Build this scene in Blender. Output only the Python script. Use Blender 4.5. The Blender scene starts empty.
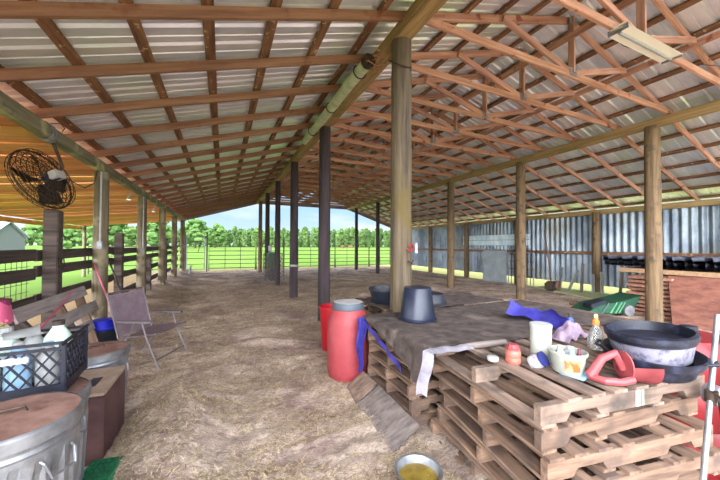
import bpy, bmesh, math, random
import numpy as np
from mathutils import Vector, Matrix, Euler, noise
random.seed(7); rng = np.random.default_rng(7)
SC = bpy.context.scene; COL = SC.collection
PI = math.pi
V = Vector

# ------------------------------------------------------------------ camera
cam = bpy.data.cameras.new('camera'); camo = bpy.data.objects.new('camera', cam); COL.objects.link(camo)
YAW, PITCH, ROLL, FPX = .420, .017, -.005, 307.65
F_ = V((math.sin(YAW)*math.cos(PITCH), math.cos(YAW)*math.cos(PITCH), math.sin(PITCH)))
R_ = V((math.cos(YAW), -math.sin(YAW), 0)); U_ = R_.cross(F_)
R2 = R_*math.cos(ROLL)-U_*math.sin(ROLL); U2 = R_*math.sin(ROLL)+U_*math.cos(ROLL)
camo.matrix_world = Matrix(((R2.x, U2.x, -F_.x, 0), (R2.y, U2.y, -F_.y, 0), (R2.z, U2.z, -F_.z, 1.5), (0, 0, 0, 1)))
cam.lens = FPX/720*36; cam.sensor_width = 36; cam.clip_start = .05; cam.clip_end = 2000
SC.camera = camo

# ------------------------------------------------------------------ sky
w = bpy.data.worlds.new('world'); SC.world = w; w.use_nodes = True
nt = w.node_tree; nt.nodes.clear(); N = nt.nodes.new; L = nt.links.new
tc = N('ShaderNodeTexCoord'); sep = N('ShaderNodeSeparateXYZ'); L(tc.outputs['Generated'], sep.inputs[0])
ramp = N('ShaderNodeValToRGB'); L(sep.outputs['Z'], ramp.inputs[0])
e = ramp.color_ramp.elements
e[0].position = 0; e[0].color = (.62, .78, .90, 1); e[1].position = .5; e[1].color = (.16, .38, .82, 1)
x = e.new(.12); x.color = (.42, .66, .93, 1)
mp = N('ShaderNodeMapping'); mp.inputs['Scale'].default_value = (1.6, 1.6, 7); L(tc.outputs['Generated'], mp.inputs[0])
cl = N('ShaderNodeTexNoise'); cl.inputs['Scale'].default_value = 1.7; cl.inputs['Detail'].default_value = 6; L(mp.outputs[0], cl.inputs['Vector'])
cr = N('ShaderNodeValToRGB'); cr.color_ramp.elements[0].position = .46; cr.color_ramp.elements[1].position = .68; L(cl.outputs['Fac'], cr.inputs[0])
mx = N('ShaderNodeMix'); mx.data_type = 'RGBA'; L(cr.outputs[0], mx.inputs['Factor']); L(ramp.outputs[0], mx.inputs[6]); mx.inputs[7].default_value = (.86, .91, .95, 1)
# two broad glow lobes added to the sky, behind and left, to brighten the interior
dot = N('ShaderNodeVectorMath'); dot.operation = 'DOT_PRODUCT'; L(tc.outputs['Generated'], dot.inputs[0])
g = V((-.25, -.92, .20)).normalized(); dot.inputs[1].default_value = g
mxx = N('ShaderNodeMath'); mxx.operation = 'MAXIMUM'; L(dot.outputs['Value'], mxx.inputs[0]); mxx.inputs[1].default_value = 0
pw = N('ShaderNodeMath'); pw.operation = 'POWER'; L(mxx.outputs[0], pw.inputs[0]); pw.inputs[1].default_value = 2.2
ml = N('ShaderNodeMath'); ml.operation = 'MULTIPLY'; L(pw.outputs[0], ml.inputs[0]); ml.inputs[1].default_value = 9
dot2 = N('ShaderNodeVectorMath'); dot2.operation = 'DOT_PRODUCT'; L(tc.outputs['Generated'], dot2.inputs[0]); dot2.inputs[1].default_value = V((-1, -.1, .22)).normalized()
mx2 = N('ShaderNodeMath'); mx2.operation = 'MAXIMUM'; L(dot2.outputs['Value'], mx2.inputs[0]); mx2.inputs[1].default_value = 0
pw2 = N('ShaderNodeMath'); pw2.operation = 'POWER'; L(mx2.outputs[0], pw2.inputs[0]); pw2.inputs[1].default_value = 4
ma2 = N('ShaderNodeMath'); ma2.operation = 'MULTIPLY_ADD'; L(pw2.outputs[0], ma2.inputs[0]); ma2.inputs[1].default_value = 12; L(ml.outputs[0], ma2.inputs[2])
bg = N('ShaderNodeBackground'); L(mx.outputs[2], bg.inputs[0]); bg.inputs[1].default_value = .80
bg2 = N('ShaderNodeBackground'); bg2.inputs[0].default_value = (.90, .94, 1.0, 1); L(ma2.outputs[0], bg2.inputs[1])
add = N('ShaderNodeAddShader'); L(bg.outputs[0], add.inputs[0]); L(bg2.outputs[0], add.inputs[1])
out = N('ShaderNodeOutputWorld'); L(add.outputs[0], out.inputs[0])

# ------------------------------------------------------------------ sun and exposure
sl = bpy.data.lights.new('sun', 'SUN'); so = bpy.data.objects.new('sun', sl); COL.objects.link(so)
sl.energy = 1.7; sl.angle = .02; sl.color = (1, .95, .86)
so.rotation_euler = V((.72, -.10, .85)).to_track_quat('Z', 'Y').to_euler()
SC.view_settings.view_transform = 'Standard'; SC.view_settings.look = 'None'
SC.view_settings.gamma = 1; SC.view_settings.use_curve_mapping = False
SC.view_settings.exposure = 0.68

# ------------------------------------------------------------------ materials
def srgb(c):
    return tuple((v/255/12.92 if v/255 <= .04045 else ((v/255+.055)/1.055)**2.4) for v in c)+(1,)
MATS = {}
def mat(name, c, rough=.6, metal=0, c2=None, scale=(6, 6, 6), lo=.35, hi=.65, bump=0, c3=None, sc3=3, lo3=.55, hi3=.7, detail=5, spec=.4, trans=0, vary=0, alpha=1, emit=0):
    if name in MATS: return MATS[name]
    m = bpy.data.materials.new(name); m.use_nodes = True; t = m.node_tree; b = t.nodes['Principled BSDF']
    b.inputs['Roughness'].default_value = rough; b.inputs['Metallic'].default_value = metal
    b.inputs['Specular IOR Level'].default_value = spec
    b.inputs['Base Color'].default_value = srgb(c)
    if trans: b.inputs['Transmission Weight'].default_value = trans
    if c2 or vary or bump:
        tc = t.nodes.new('ShaderNodeTexCoord'); oi = t.nodes.new('ShaderNodeObjectInfo')
        off = t.nodes.new('ShaderNodeVectorMath'); off.operation = 'MULTIPLY_ADD'
        cmb = t.nodes.new('ShaderNodeCombineXYZ')
        for i in range(3): t.links.new(oi.outputs['Random'], cmb.inputs[i])
        t.links.new(cmb.outputs[0], off.inputs[0]); off.inputs[1].default_value = (37, 53, 71); t.links.new(tc.outputs['Object'], off.inputs[2])
        mp = t.nodes.new('ShaderNodeMapping'); mp.inputs['Scale'].default_value = scale; t.links.new(off.outputs[0], mp.inputs[0])
        n = t.nodes.new('ShaderNodeTexNoise'); n.inputs['Scale'].default_value = 1; n.inputs['Detail'].default_value = detail; n.inputs['Roughness'].default_value = .65
        t.links.new(mp.outputs[0], n.inputs['Vector'])
        cr = t.nodes.new('ShaderNodeValToRGB'); cr.color_ramp.elements[0].position = lo; cr.color_ramp.elements[1].position = hi
        cr.color_ramp.elements[0].color = srgb(c); cr.color_ramp.elements[1].color = srgb(c2 or c)
        t.links.new(n.outputs['Fac'], cr.inputs[0]); last = cr.outputs[0]
        if c3:
            n3 = t.nodes.new('ShaderNodeTexNoise'); n3.inputs['Scale'].default_value = sc3; n3.inputs['Detail'].default_value = 4
            t.links.new(off.outputs[0], n3.inputs['Vector'])
            c3r = t.nodes.new('ShaderNodeMapRange'); c3r.inputs[1].default_value = lo3; c3r.inputs[2].default_value = hi3
            t.links.new(n3.outputs['Fac'], c3r.inputs[0])
            mx = t.nodes.new('ShaderNodeMix'); mx.data_type = 'RGBA'; t.links.new(c3r.outputs[0], mx.inputs['Factor'])
            t.links.new(last, mx.inputs[6]); mx.inputs[7].default_value = srgb(c3); last = mx.outputs[2]
        if vary:
            hs = t.nodes.new('ShaderNodeHueSaturation'); mr = t.nodes.new('ShaderNodeMapRange')
            mr.inputs[3].default_value = 1-vary; mr.inputs[4].default_value = 1+vary
            t.links.new(oi.outputs['Random'], mr.inputs[0]); t.links.new(mr.outputs[0], hs.inputs['Value']); t.links.new(last, hs.inputs['Color']); last = hs.outputs[0]
        t.links.new(last, b.inputs['Base Color'])
        if bump:
            bp = t.nodes.new('ShaderNodeBump'); bp.inputs['Strength'].default_value = bump; bp.inputs['Distance'].default_value = .01
            t.links.new(n.outputs['Fac'], bp.inputs['Height']); t.links.new(bp.outputs[0], b.inputs['Normal'])
    if emit:
        b.inputs['Emission Color'].default_value = srgb(c); b.inputs['Emission Strength'].default_value = emit
    MATS[name] = m; return m
GX = (1.2, 22, 22); GZ = (16, 16, .9)
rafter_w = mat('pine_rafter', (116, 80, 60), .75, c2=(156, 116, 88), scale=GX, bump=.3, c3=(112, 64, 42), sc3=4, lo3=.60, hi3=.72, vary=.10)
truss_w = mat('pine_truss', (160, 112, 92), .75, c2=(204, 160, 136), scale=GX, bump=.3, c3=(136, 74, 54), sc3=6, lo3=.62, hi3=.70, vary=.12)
purlin_w = mat('stained_purlin', (84, 58, 44), .75, c2=(148, 108, 76), scale=(1.5, 16, 16), bump=.3, c3=(200, 170, 130), sc3=14, lo3=.62, hi3=.68)
beam_w = mat('weathered_beam', (130, 104, 68), .75, c2=(176, 146, 100), scale=GX, bump=.4, c3=(122, 112, 60), sc3=2)
lbeam_w = mat('grey_green_beam', (96, 90, 72), .75, c2=(138, 130, 104), scale=GX, bump=.4, c3=(190, 184, 140), sc3=3)
post_tan = mat('tan_pole', (58, 48, 38), .85, c2=(104, 90, 70), scale=GZ, bump=.8, c3=(88, 74, 36), sc3=2.4, lo3=.55, hi3=.75)
post_backlit = mat('backlit_pole', (38, 30, 34), .8, c2=(66, 54, 54), scale=GZ, bump=.6, c3=(58, 44, 52), sc3=3, lo3=.5, hi3=.65)  # backlit darkness of the poles against the sky, put into the wood colour
post_brown = mat('brown_pole', (78, 62, 46), .85, c2=(128, 104, 74), scale=GZ, bump=.6, c3=(74, 62, 52), sc3=6, lo3=.55, hi3=.7)
post_side = mat('grey_brown_pole', (84, 72, 58), .85, c2=(132, 118, 94), scale=GZ, bump=.7, c3=(150, 138, 112), sc3=3, lo3=.55, hi3=.65)
fence_w = mat('weathered_fence_wood', (62, 52, 50), .85, c2=(98, 84, 76), scale=GX, bump=.6)
pallet_w = mat('pallet_wood', (84, 64, 52), .85, c2=(140, 112, 92), scale=(1.6, 20, 20), bump=.5, c3=(88, 72, 64), sc3=5, lo3=.5, hi3=.7, vary=.16)
pallet_g = mat('grey_pallet_wood', (98, 82, 72), .85, c2=(146, 122, 106), scale=(1.6, 20, 20), bump=.6, c3=(74, 64, 58), sc3=5, lo3=.5, hi3=.7, vary=.16)
yellow_w = mat('yellow_pine_boards', (196, 138, 62), .7, c2=(226, 174, 90), scale=(1, 14, 14), bump=.2, c3=(150, 92, 40), sc3=3, lo3=.62, hi3=.75)
grey_w = mat('grey_weathered_plank', (94, 84, 82), .85, c2=(132, 120, 112), scale=(2, 24, 24), bump=.6)
brick_w = mat('reddish_lumber', (132, 86, 70), .8, c2=(184, 136, 112), scale=(2, 20, 20), bump=.4, vary=.15)
ply_w = mat('red_brown_plywood', (88, 50, 40), .75, c2=(122, 76, 60), scale=(4, 4, 12), bump=.2)
galv = mat('galvanized_steel', (122, 124, 128), .42, .7, c2=(162, 164, 168), scale=(9, 9, 9), c3=(128, 120, 112), sc3=6, lo3=.6, hi3=.75)
dull = mat('dull_metal', (120, 122, 126), .5, .6, c2=(160, 160, 162), scale=(9, 9, 9))
pipe_m = mat('fence_pipe', (72, 66, 62), .6, .3)
rust = mat('rusty_lid', (112, 80, 70), .8, .1, c2=(150, 118, 106), scale=(7, 7, 7), bump=.3, c3=(104, 68, 54), sc3=9, lo3=.58, hi3=.7)
black_p = mat('black_rubber', (22, 25, 34), .45, c2=(38, 42, 54), scale=(8, 8, 8), bump=.2)
black_b = mat('black_bucket_plastic', (20, 24, 38), .3, c2=(34, 40, 60), scale=(6, 6, 2), bump=.1)
tubgrey = mat('dusty_tub', (46, 46, 66), .6, c2=(122, 118, 132), scale=(22, 22, 22), lo=.30, hi=.50, bump=.2)
tubdark = mat('navy_tub', (20, 22, 34), .5, c2=(48, 52, 74), scale=(12, 12, 12), lo=.5, hi=.7)
red_p = mat('red_drum_plastic', (140, 48, 54), .5, c2=(158, 70, 74), scale=(3, 3, 3))
redb = mat('bright_red_plastic', (164, 22, 34), .4)
red2 = mat('faded_red_plastic', (138, 54, 58), .5, c2=(158, 76, 78), scale=(8, 8, 8))
red3 = mat('deep_red_plastic', (116, 18, 26), .4, c2=(138, 32, 38), scale=(4, 4, 4))
jar_red = mat('coral_jar', (174, 82, 70), .45, c2=(190, 104, 88), scale=(10, 10, 10))
white_p = mat('white_plastic', (148, 148, 148), .45, c2=(172, 172, 170), scale=(8, 8, 8))
cream_p = mat('cream_plastic', (144, 146, 134), .5, c2=(164, 164, 154), scale=(8, 8, 8))
blue_p = mat('blue_plastic', (36, 44, 190), .4)
navy = mat('navy_plastic', (44, 50, 110), .45)
cyan = mat('pale_blue_plastic', (150, 186, 214), .45)
orange = mat('orange_print', (190, 84, 40), .5, c2=(206, 150, 110), scale=(20, 20, 12), lo=.45, hi=.6)
yellow = mat('yellow_plastic', (214, 202, 60), .5)
green_p = mat('green_plastic', (28, 92, 62), .5, c2=(40, 120, 80), scale=(9, 9, 9))
green_cart = mat('dark_green_cart', (26, 66, 50), .5, c2=(40, 92, 66), scale=(9, 9, 9))
tarp_m = mat('charcoal_tarp', (52, 44, 42), .85, c2=(90, 78, 72), scale=(9, 9, 9), bump=.9, c3=(124, 110, 100), sc3=3, lo3=.58, hi3=.75)
tarp_b = mat('blue_tarp', (64, 60, 160), .5, c2=(92, 88, 190), scale=(7, 7, 7), bump=.4)
tarp_w = mat('white_tarp_edge', (150, 144, 156), .5, c2=(188, 182, 190), scale=(12, 12, 12), bump=.5)
crate_p = mat('navy_crate_plastic', (18, 19, 30), .5, c2=(34, 35, 52), scale=(8, 8, 8))
cab_m = mat('brown_cabinet', (70, 46, 46), .55, c2=(98, 68, 66), scale=(5, 5, 5))
cab_t = mat('beige_cabinet_top', (138, 118, 104), .6, c2=(164, 144, 126), scale=(9, 9, 9))
sling = mat('mauve_sling_fabric', (150, 130, 140), .85, c2=(170, 150, 158), scale=(12, 12, 12))
chair_m = mat('worn_chair_tube', (128, 118, 120), .5, .5)
dark_m = mat('dark_steel', (44, 40, 40), .55, .4, c2=(84, 66, 52), scale=(30, 30, 30))
pink_p = mat('pink_tube', (196, 86, 120), .5)
pvc = mat('green_grey_sleeve', (168, 176, 144), .5, c2=(200, 206, 176), scale=(2, 8, 8), bump=.2)
tube_m = mat('fluorescent_housing', (250, 246, 232), .5)
lampm = mat('lit_flood_glass', (255, 244, 214), .4, emit=2)
leaf_a = mat('distant_leaves', (52, 76, 38), .95, spec=.1, c2=(88, 110, 60), scale=(.7, .7, .7), vary=.16)
leaf_b = mat('near_leaves', (62, 92, 46), .95, spec=.1, c2=(104, 130, 72), scale=(2, 2, 2), vary=.15)
bark = mat('bark', (96, 80, 66), .9)
cow_m = mat('brown_hide', (120, 72, 50), .8)
house_w = mat('pale_siding', (96, 102, 100), .8); house_r = mat('white_metal_roof', (150, 154, 162), .6)
glassm = mat('clear_plastic', (226, 230, 226), .12, trans=.75)
yliq = mat('murky_yellow_water', (150, 128, 58), .08, c2=(112, 92, 40), scale=(9, 9, 9))

# ------------------------------------------------------------------ mesh helpers
class MB:
    def __init__(s): s.b = bmesh.new()
    def box(s, c, d, rot=None, bev=0):
        m = Matrix.Translation(c) @ (rot.to_4x4() if rot else Matrix.Identity(4)) @ Matrix.Diagonal((*d, 1))
        r = bmesh.ops.create_cube(s.b, size=1, matrix=m)
        if bev:
            es = list({e for v in r['verts'] for e in v.link_edges})
            bmesh.ops.bevel(s.b, geom=es, offset=bev, segments=2, affect='EDGES')
        return s
    def bar(s, p0, p1, wd, ht, up=(0, 0, 1)):
        p0, p1 = V(p0), V(p1); d = (p1-p0); l = d.length; x = d.normalized(); u = V(up)
        y = u.cross(x)
        y = V((0, 1, 0)) if y.length < 1e-4 else y.normalized()
        z = x.cross(y); return s.box((p0+p1)/2, (l, wd, ht), Matrix((x, y, z)).transposed())
    def cone(s, p0, p1, r0, r1=None, seg=16, caps=True):
        r1 = r0 if r1 is None else r1; p0, p1 = V(p0), V(p1); d = p1-p0
        q = d.to_track_quat('Z', 'Y').to_matrix().to_4x4()
        bmesh.ops.create_cone(s.b, cap_ends=caps, segments=seg, radius1=r0, radius2=r1, depth=d.length, matrix=Matrix.Translation((p0+p1)/2) @ q)
        return s
    def lathe(s, prof, c=(0, 0, 0), seg=32, sx=1, sy=1, rib=None, rot=None, close=False):
        rings = []
        for i, (r, z) in enumerate(prof):
            ring = []
            for k in range(seg):
                a = 2*PI*k/seg; rr = r
                if rib and rib[0] <= i <= rib[1]: rr = r+rib[3]*(1 if math.cos(a*rib[2]) > 0 else -1)
                p = V((rr*math.cos(a)*sx, rr*math.sin(a)*sy, z))
                if rot: p = rot @ p
                ring.append(s.b.verts.new(p+V(c)))
            rings.append(ring)
        for a, b in zip(rings, rings[1:]):
            for k in range(seg): s.b.faces.new((a[k], a[(k+1) % seg], b[(k+1) % seg], b[k]))
        if prof[0][0] > 1e-6: s.b.faces.new(rings[0][::-1])
        if prof[-1][0] > 1e-6 and close: s.b.faces.new(rings[-1])
        return s
    def tube(s, pts, r, seg=8):
        pts = [V(p) for p in pts]; rings = []; n = len(pts)
        for i, p in enumerate(pts):
            d = (pts[min(i+1, n-1)]-pts[max(i-1, 0)]).normalized()
            u = V((0, 0, 1)) if abs(d.z) < .9 else V((0, 1, 0))
            a = d.cross(u).normalized(); b = d.cross(a)
            rr = r[i] if isinstance(r, (list, tuple)) else r
            rings.append([s.b.verts.new(p+(a*math.cos(t)+b*math.sin(t))*rr) for t in [2*PI*k/seg for k in range(seg)]])
        for a, b in zip(rings, rings[1:]):
            for k in range(seg): s.b.faces.new((a[k], a[(k+1) % seg], b[(k+1) % seg], b[k]))
        s.b.faces.new(rings[0][::-1]); s.b.faces.new(rings[-1]); return s
    def grid(s, fn, nu, nv, thick=0):
        vs = [[s.b.verts.new(fn(i/nu, j/nv)) for j in range(nv+1)] for i in range(nu+1)]
        fs = [s.b.faces.new((vs[i][j], vs[i+1][j], vs[i+1][j+1], vs[i][j+1])) for i in range(nu) for j in range(nv)]
        if thick: bmesh.ops.solidify(s.b, geom=fs, thickness=thick)
        return s
    def prism(s, pts, d):
        """polygon pts (3D, planar) pushed along d"""
        a = [s.b.verts.new(V(p)) for p in pts]; b = [s.b.verts.new(V(p)+V(d)) for p in pts]; n = len(pts)
        s.b.faces.new(a[::-1]); s.b.faces.new(b)
        for i in range(n): s.b.faces.new((a[i], a[(i+1) % n], b[(i+1) % n], b[i]))
        return s
    def obj(s, name, m, parent=None, smooth=False, loc=None):
        bmesh.ops.recalc_face_normals(s.b, faces=s.b.faces)
        me = bpy.data.meshes.new(name)
        if loc is not None: bmesh.ops.translate(s.b, verts=s.b.verts, vec=-V(loc))
        s.b.to_mesh(me); s.b.free()
        me.materials.append(m)
        if smooth:
            me.polygons.foreach_set('use_smooth', [True]*len(me.polygons))
            me.set_sharp_from_angle(angle=math.radians(38))
        o = bpy.data.objects.new(name, me); COL.objects.link(o)
        if loc is not None: o.location = loc
        if parent: o.parent = parent
        return o
def tag(o, label, cat, group=None, kind=None):
    o['label'] = label; o['category'] = cat
    if group: o['group'] = group
    if kind: o['kind'] = kind
    return o
def struct(o): o['kind'] = 'structure'; return o
def thing(name, label, cat, loc=(0, 0, 0), rz=0, group=None):
    o = bpy.data.objects.new(name, None); COL.objects.link(o); o.location = loc; o.rotation_euler = (0, 0, rz); o.empty_display_size = .1
    return tag(o, label, cat, group)
def dup(root, loc, rz=0, label=None, group=None):
    r = root.copy(); COL.objects.link(r); r.location = loc; r.rotation_euler = (0, 0, rz)
    if label: r['label'] = label
    if group: r['group'] = group
    for ch in list(root.children):
        c = ch.copy(); COL.objects.link(c); c.parent = r
        for g2 in list(ch.children):
            d = g2.copy(); COL.objects.link(d); d.parent = c
    return r
BOARDS = {}
def board(name, p0, p1, wd, ht, m, parent=None, up=(0, 0, 1), ploc=(0, 0, 0)):
    """sawn board whose own X axis runs along its length"""
    p0, p1 = V(p0), V(p1); d = p1-p0; l = d.length; x = d.normalized(); y = V(up).cross(x)
    y = V((0, 1, 0)) if y.length < 1e-4 else y.normalized()
    z = x.cross(y)
    key = (round(l, 3), wd, ht, m.name)
    if key not in BOARDS:
        mb = MB().box((0, 0, 0), (l, wd, ht), bev=min(wd, ht)*.08)
        o = mb.obj(name, m); BOARDS[key] = o.data
    else:
        o = bpy.data.objects.new(name, BOARDS[key]); COL.objects.link(o)
    o.matrix_world = Matrix.Translation((p0+p1)/2-V(ploc)) @ Matrix((x, y, z)).transposed().to_4x4()
    if parent: o.parent = parent
    return o
def fbm(x, y, s, seed=0): return noise.fractal(V((x*s+seed, y*s-seed, seed*.37)), 1.0, 2.1, 4)

# ------------------------------------------------------------------ barn frame measures
XL, XC, XR, XW = -1.87, 1.87, 7.59, 11.2
Y0, Y1 = .2, 18.9
Y_R0, TS = 2.864, .834
SL = .302; ZLB = 2.884           # underside of left rafters over left beam
RX, RZ = 4.72, 4.95             # ridge (top of chords)
def ztop(x):                     # top of rafters = underside of purlins
    if x <= XC: return ZLB+SL*(x-XL)+.105
    if x <= RX: return 4.118+(RZ-4.118)*(x-XC)/(RX-XC)
    if x <= XR: return RZ-(RZ-4.09)*(x-RX)/(XR-RX)
    return 4.09-.345*(x-XR)

# ground --------------------------------------------------------------------
def gz(x, y):
    z = .034*fbm(x, y, .9, 3)+.030*fbm(x*.7, y*1.5, 3.1, 9)+.012*fbm(x, y, 11, 6)
    mg = math.exp(-((x+.32)**2/.10+(y-2.75)**2/.7)); z += .20*mg+.09*mg*abs(fbm(x, y, 6, 7))       # bank of hay beside the cabinet
    z += .10*math.exp(-((x+.1+.1*math.sin(y*3))**2/.5+(y-4.0-.2*math.sin(x*2.3))**2/.06))+.08*math.exp(-((x-.5)**2/.5+(y-4.6-.25*math.sin(x*3))**2/.04))+.07*math.exp(-((x-.7)**2/.3+(y-5.6)**2/.05))
    z += .035*abs(fbm(x, y*1.4, 4.5, 21))*min(1, max(0, (6.5-y)/2))
    z += max(0, min(1, (-x-1.0)/1.0))*max(0, min(1, (y-5)/3))*.16
    return z
def floor_mesh():
    xs = np.concatenate([np.linspace(-3.0, 2.0, 110), np.linspace(2.06, 11.0, 90)])
    ys = np.concatenate([np.linspace(-1.5, 1.0, 14), np.linspace(1.05, 7, 130), np.linspace(7.1, 19.9, 110)])
    me = bpy.data.meshes.new('floor'); vs = []
    for yy in ys:
        for xx in xs:
            edge = min(1, (20.0-yy)/1.0, (xx+3.1)/.6, (11.1-xx)/.5)
            vs.append((xx, yy, gz(xx, yy)-.10*(1-max(edge, 0))+.03*fbm(xx, yy, 2, 5)*(1-max(edge, 0))))
    nx = len(xs); fs = [(j*nx+i, j*nx+i+1, (j+1)*nx+i+1, (j+1)*nx+i) for j in range(len(ys)-1) for i in range(nx-1)]
    me.from_pydata(vs, [], fs); me.polygons.foreach_set('use_smooth', [True]*len(fs)); return me
def ground_mat():
    m = bpy.data.materials.new('hay_strewn_dirt'); m.use_nodes = True; t = m.node_tree; b = t.nodes['Principled BSDF']; b.inputs['Roughness'].default_value = .95; b.inputs['Specular IOR Level'].default_value = .1
    tc = t.nodes.new('ShaderNodeTexCoord'); A = t.nodes.new; K = t.links.new
    def nz(sc, det, stretch=(1, 1, 1), ro=.7, dist=0):
        mp = A('ShaderNodeMapping'); mp.inputs['Scale'].default_value = stretch; K(tc.outputs['Object'], mp.inputs[0])
        n = A('ShaderNodeTexNoise'); n.inputs['Scale'].default_value = sc; n.inputs['Detail'].default_value = det; n.inputs['Roughness'].default_value = ro; n.inputs['Distortion'].default_value = dist; K(mp.outputs[0], n.inputs['Vector']); return n
    n1 = nz(1.1, 5); n2 = nz(14, 8, (1, 2.2, 1), .8, 1.5); n3 = nz(70, 4, (1, 3, 1), .7, 2.5)
    r1 = A('ShaderNodeValToRGB'); K(n1.outputs['Fac'], r1.inputs[0]); r1.color_ramp.elements[0].position = .38; r1.color_ramp.elements[1].position = .62
    r1.color_ramp.elements[0].color = srgb((172, 148, 140)); r1.color_ramp.elements[1].color = srgb((244, 226, 206))
    r2 = A('ShaderNodeValToRGB'); K(n2.outputs['Fac'], r2.inputs[0]); r2.color_ramp.elements[0].position = .36; r2.color_ramp.elements[1].position = .64
    r2.color_ramp.elements[0].color = (.46, .42, .41, 1); r2.color_ramp.elements[1].color = (1.35, 1.32, 1.3, 1)
    r3 = A('ShaderNodeValToRGB'); K(n3.outputs['Fac'], r3.inputs[0]); r3.color_ramp.elements[0].position = .4; r3.color_ramp.elements[1].position = .62
    r3.color_ramp.elements[0].color = (.55, .52, .5, 1); r3.color_ramp.elements[1].color = (1.3, 1.3, 1.28, 1)
    m1 = A('ShaderNodeMix'); m1.data_type = 'RGBA'; m1.blend_type = 'MULTIPLY'; m1.inputs['Factor'].default_value = 1; K(r1.outputs[0], m1.inputs[6]); K(r2.outputs[0], m1.inputs[7])
    m2 = A('ShaderNodeMix'); m2.data_type = 'RGBA'; m2.blend_type = 'MULTIPLY'; m2.inputs['Factor'].default_value = .8; K(m1.outputs[2], m2.inputs[6]); K(r3.outputs[0], m2.inputs[7])
    K(m2.outputs[2], b.inputs['Base Color'])
    bp = A('ShaderNodeBump'); bp.inputs['Strength'].default_value = .9; bp.inputs['Distance'].default_value = .05; K(n2.outputs['Fac'], bp.inputs['Height'])
    bp2 = A('ShaderNodeBump'); bp2.inputs['Strength'].default_value = .7; bp2.inputs['Distance'].default_value = .006; K(n3.outputs['Fac'], bp2.inputs['Height']); K(bp.outputs[0], bp2.inputs['Normal']); K(bp2.outputs[0], b.inputs['Normal'])
    return m
fm = floor_mesh(); fm.materials.append(ground_mat()); fo = bpy.data.objects.new('floor', fm); COL.objects.link(fo); struct(fo)
def field_mat():
    m = bpy.data.materials.new('pasture'); m.use_nodes = True; t = m.node_tree; b = t.nodes['Principled BSDF']; b.inputs['Roughness'].default_value = .95; b.inputs['Specular IOR Level'].default_value = .1
    A = t.nodes.new; K = t.links.new; tc = A('ShaderNodeTexCoord')
    n = A('ShaderNodeTexNoise'); n.inputs['Scale'].default_value = .06; n.inputs['Detail'].default_value = 8; K(tc.outputs['Object'], n.inputs['Vector'])
    r = A('ShaderNodeValToRGB'); K(n.outputs['Fac'], r.inputs[0]); r.color_ramp.elements[0].position = .35; r.color_ramp.elements[1].position = .65
    r.color_ramp.elements[0].color = srgb((80, 108, 38)); r.color_ramp.elements[1].color = srgb((108, 134, 56))
    # worn sandy strip close to the barn
    sp = A('ShaderNodeSeparateXYZ'); K(tc.outputs['Object'], sp.inputs[0])
    n2 = A('ShaderNodeTexNoise'); n2.inputs['Scale'].default_value = 1.2; n2.inputs['Detail'].default_value = 6; K(tc.outputs['Object'], n2.inputs['Vector'])
    ay = A('ShaderNodeMath'); ay.operation = 'MULTIPLY_ADD'; K(n2.outputs['Fac'], ay.inputs[0]); ay.inputs[1].default_value = -3.5; K(sp.outputs['Y'], ay.inputs[2])
    my = A('ShaderNodeMapRange'); K(ay.outputs[0], my.inputs[0]); my.inputs[1].default_value = 18.2; my.inputs[2].default_value = 20.5; my.inputs[3].default_value = 1; my.inputs[4].default_value = 0
    ax = A('ShaderNodeMath'); ax.operation = 'MULTIPLY_ADD'; K(n2.outputs['Fac'], ax.inputs[0]); ax.inputs[1].default_value = 3.0; K(sp.outputs['X'], ax.inputs[2])
    mx_ = A('ShaderNodeMapRange'); K(ax.outputs[0], mx_.inputs[0]); mx_.inputs[1].default_value = -3.4; mx_.inputs[2].default_value = -2.4
    mx2 = A('ShaderNodeMapRange'); K(sp.outputs['X'], mx2.inputs[0]); mx2.inputs[1].default_value = 11.0; mx2.inputs[2].default_value = 11.6; mx2.inputs[3].default_value = 1; mx2.inputs[4].default_value = 0
    p = A('ShaderNodeMath'); p.operation = 'MULTIPLY'; K(my.outputs[0], p.inputs[0]); K(mx_.outputs[0], p.inputs[1])
    p2 = A('ShaderNodeMath'); p2.operation = 'MULTIPLY'; K(p.outputs[0], p2.inputs[0]); K(mx2.outputs[0], p2.inputs[1])
    c = A('ShaderNodeMix'); c.data_type = 'RGBA'; K(p2.outputs[0], c.inputs['Factor']); K(r.outputs[0], c.inputs[6]); c.inputs[7].default_value = srgb((158, 134, 100))
    rs = A('ShaderNodeMapRange'); K(sp.outputs['X'], rs.inputs[0]); rs.inputs[1].default_value = 10.8; rs.inputs[2].default_value = 11.2
    c2 = A('ShaderNodeMix'); c2.data_type = 'RGBA'; ry = A('ShaderNodeMapRange'); K(sp.outputs['Y'], ry.inputs[0]); ry.inputs[1].default_value = 21; ry.inputs[2].default_value = 23; ry.inputs[3].default_value = 1; ry.inputs[4].default_value = 0; rm = A('ShaderNodeMath'); rm.operation = 'MULTIPLY'; K(rs.outputs[0], rm.inputs[0]); K(ry.outputs[0], rm.inputs[1]); K(rm.outputs[0], c2.inputs['Factor']); K(c.outputs[2], c2.inputs[6]); c2.inputs[7].default_value = srgb((168, 166, 104))
    lim = A('ShaderNodeMapRange'); K(sp.outputs['X'], lim.inputs[0]); lim.inputs[1].default_value = 16; lim.inputs[2].default_value = 20; c3 = A('ShaderNodeMix'); c3.data_type = 'RGBA'; K(lim.outputs[0], c3.inputs['Factor']); K(c2.outputs[2], c3.inputs[6]); K(r.outputs[0], c3.inputs[7])
    K(c3.outputs[2], b.inputs['Base Color']); return m
fld = MB().grid(lambda u, v: V((-300+700*u, -60+560*v, -.06)), 8, 8).obj('grass_field', field_mat()); struct(fld)

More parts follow.
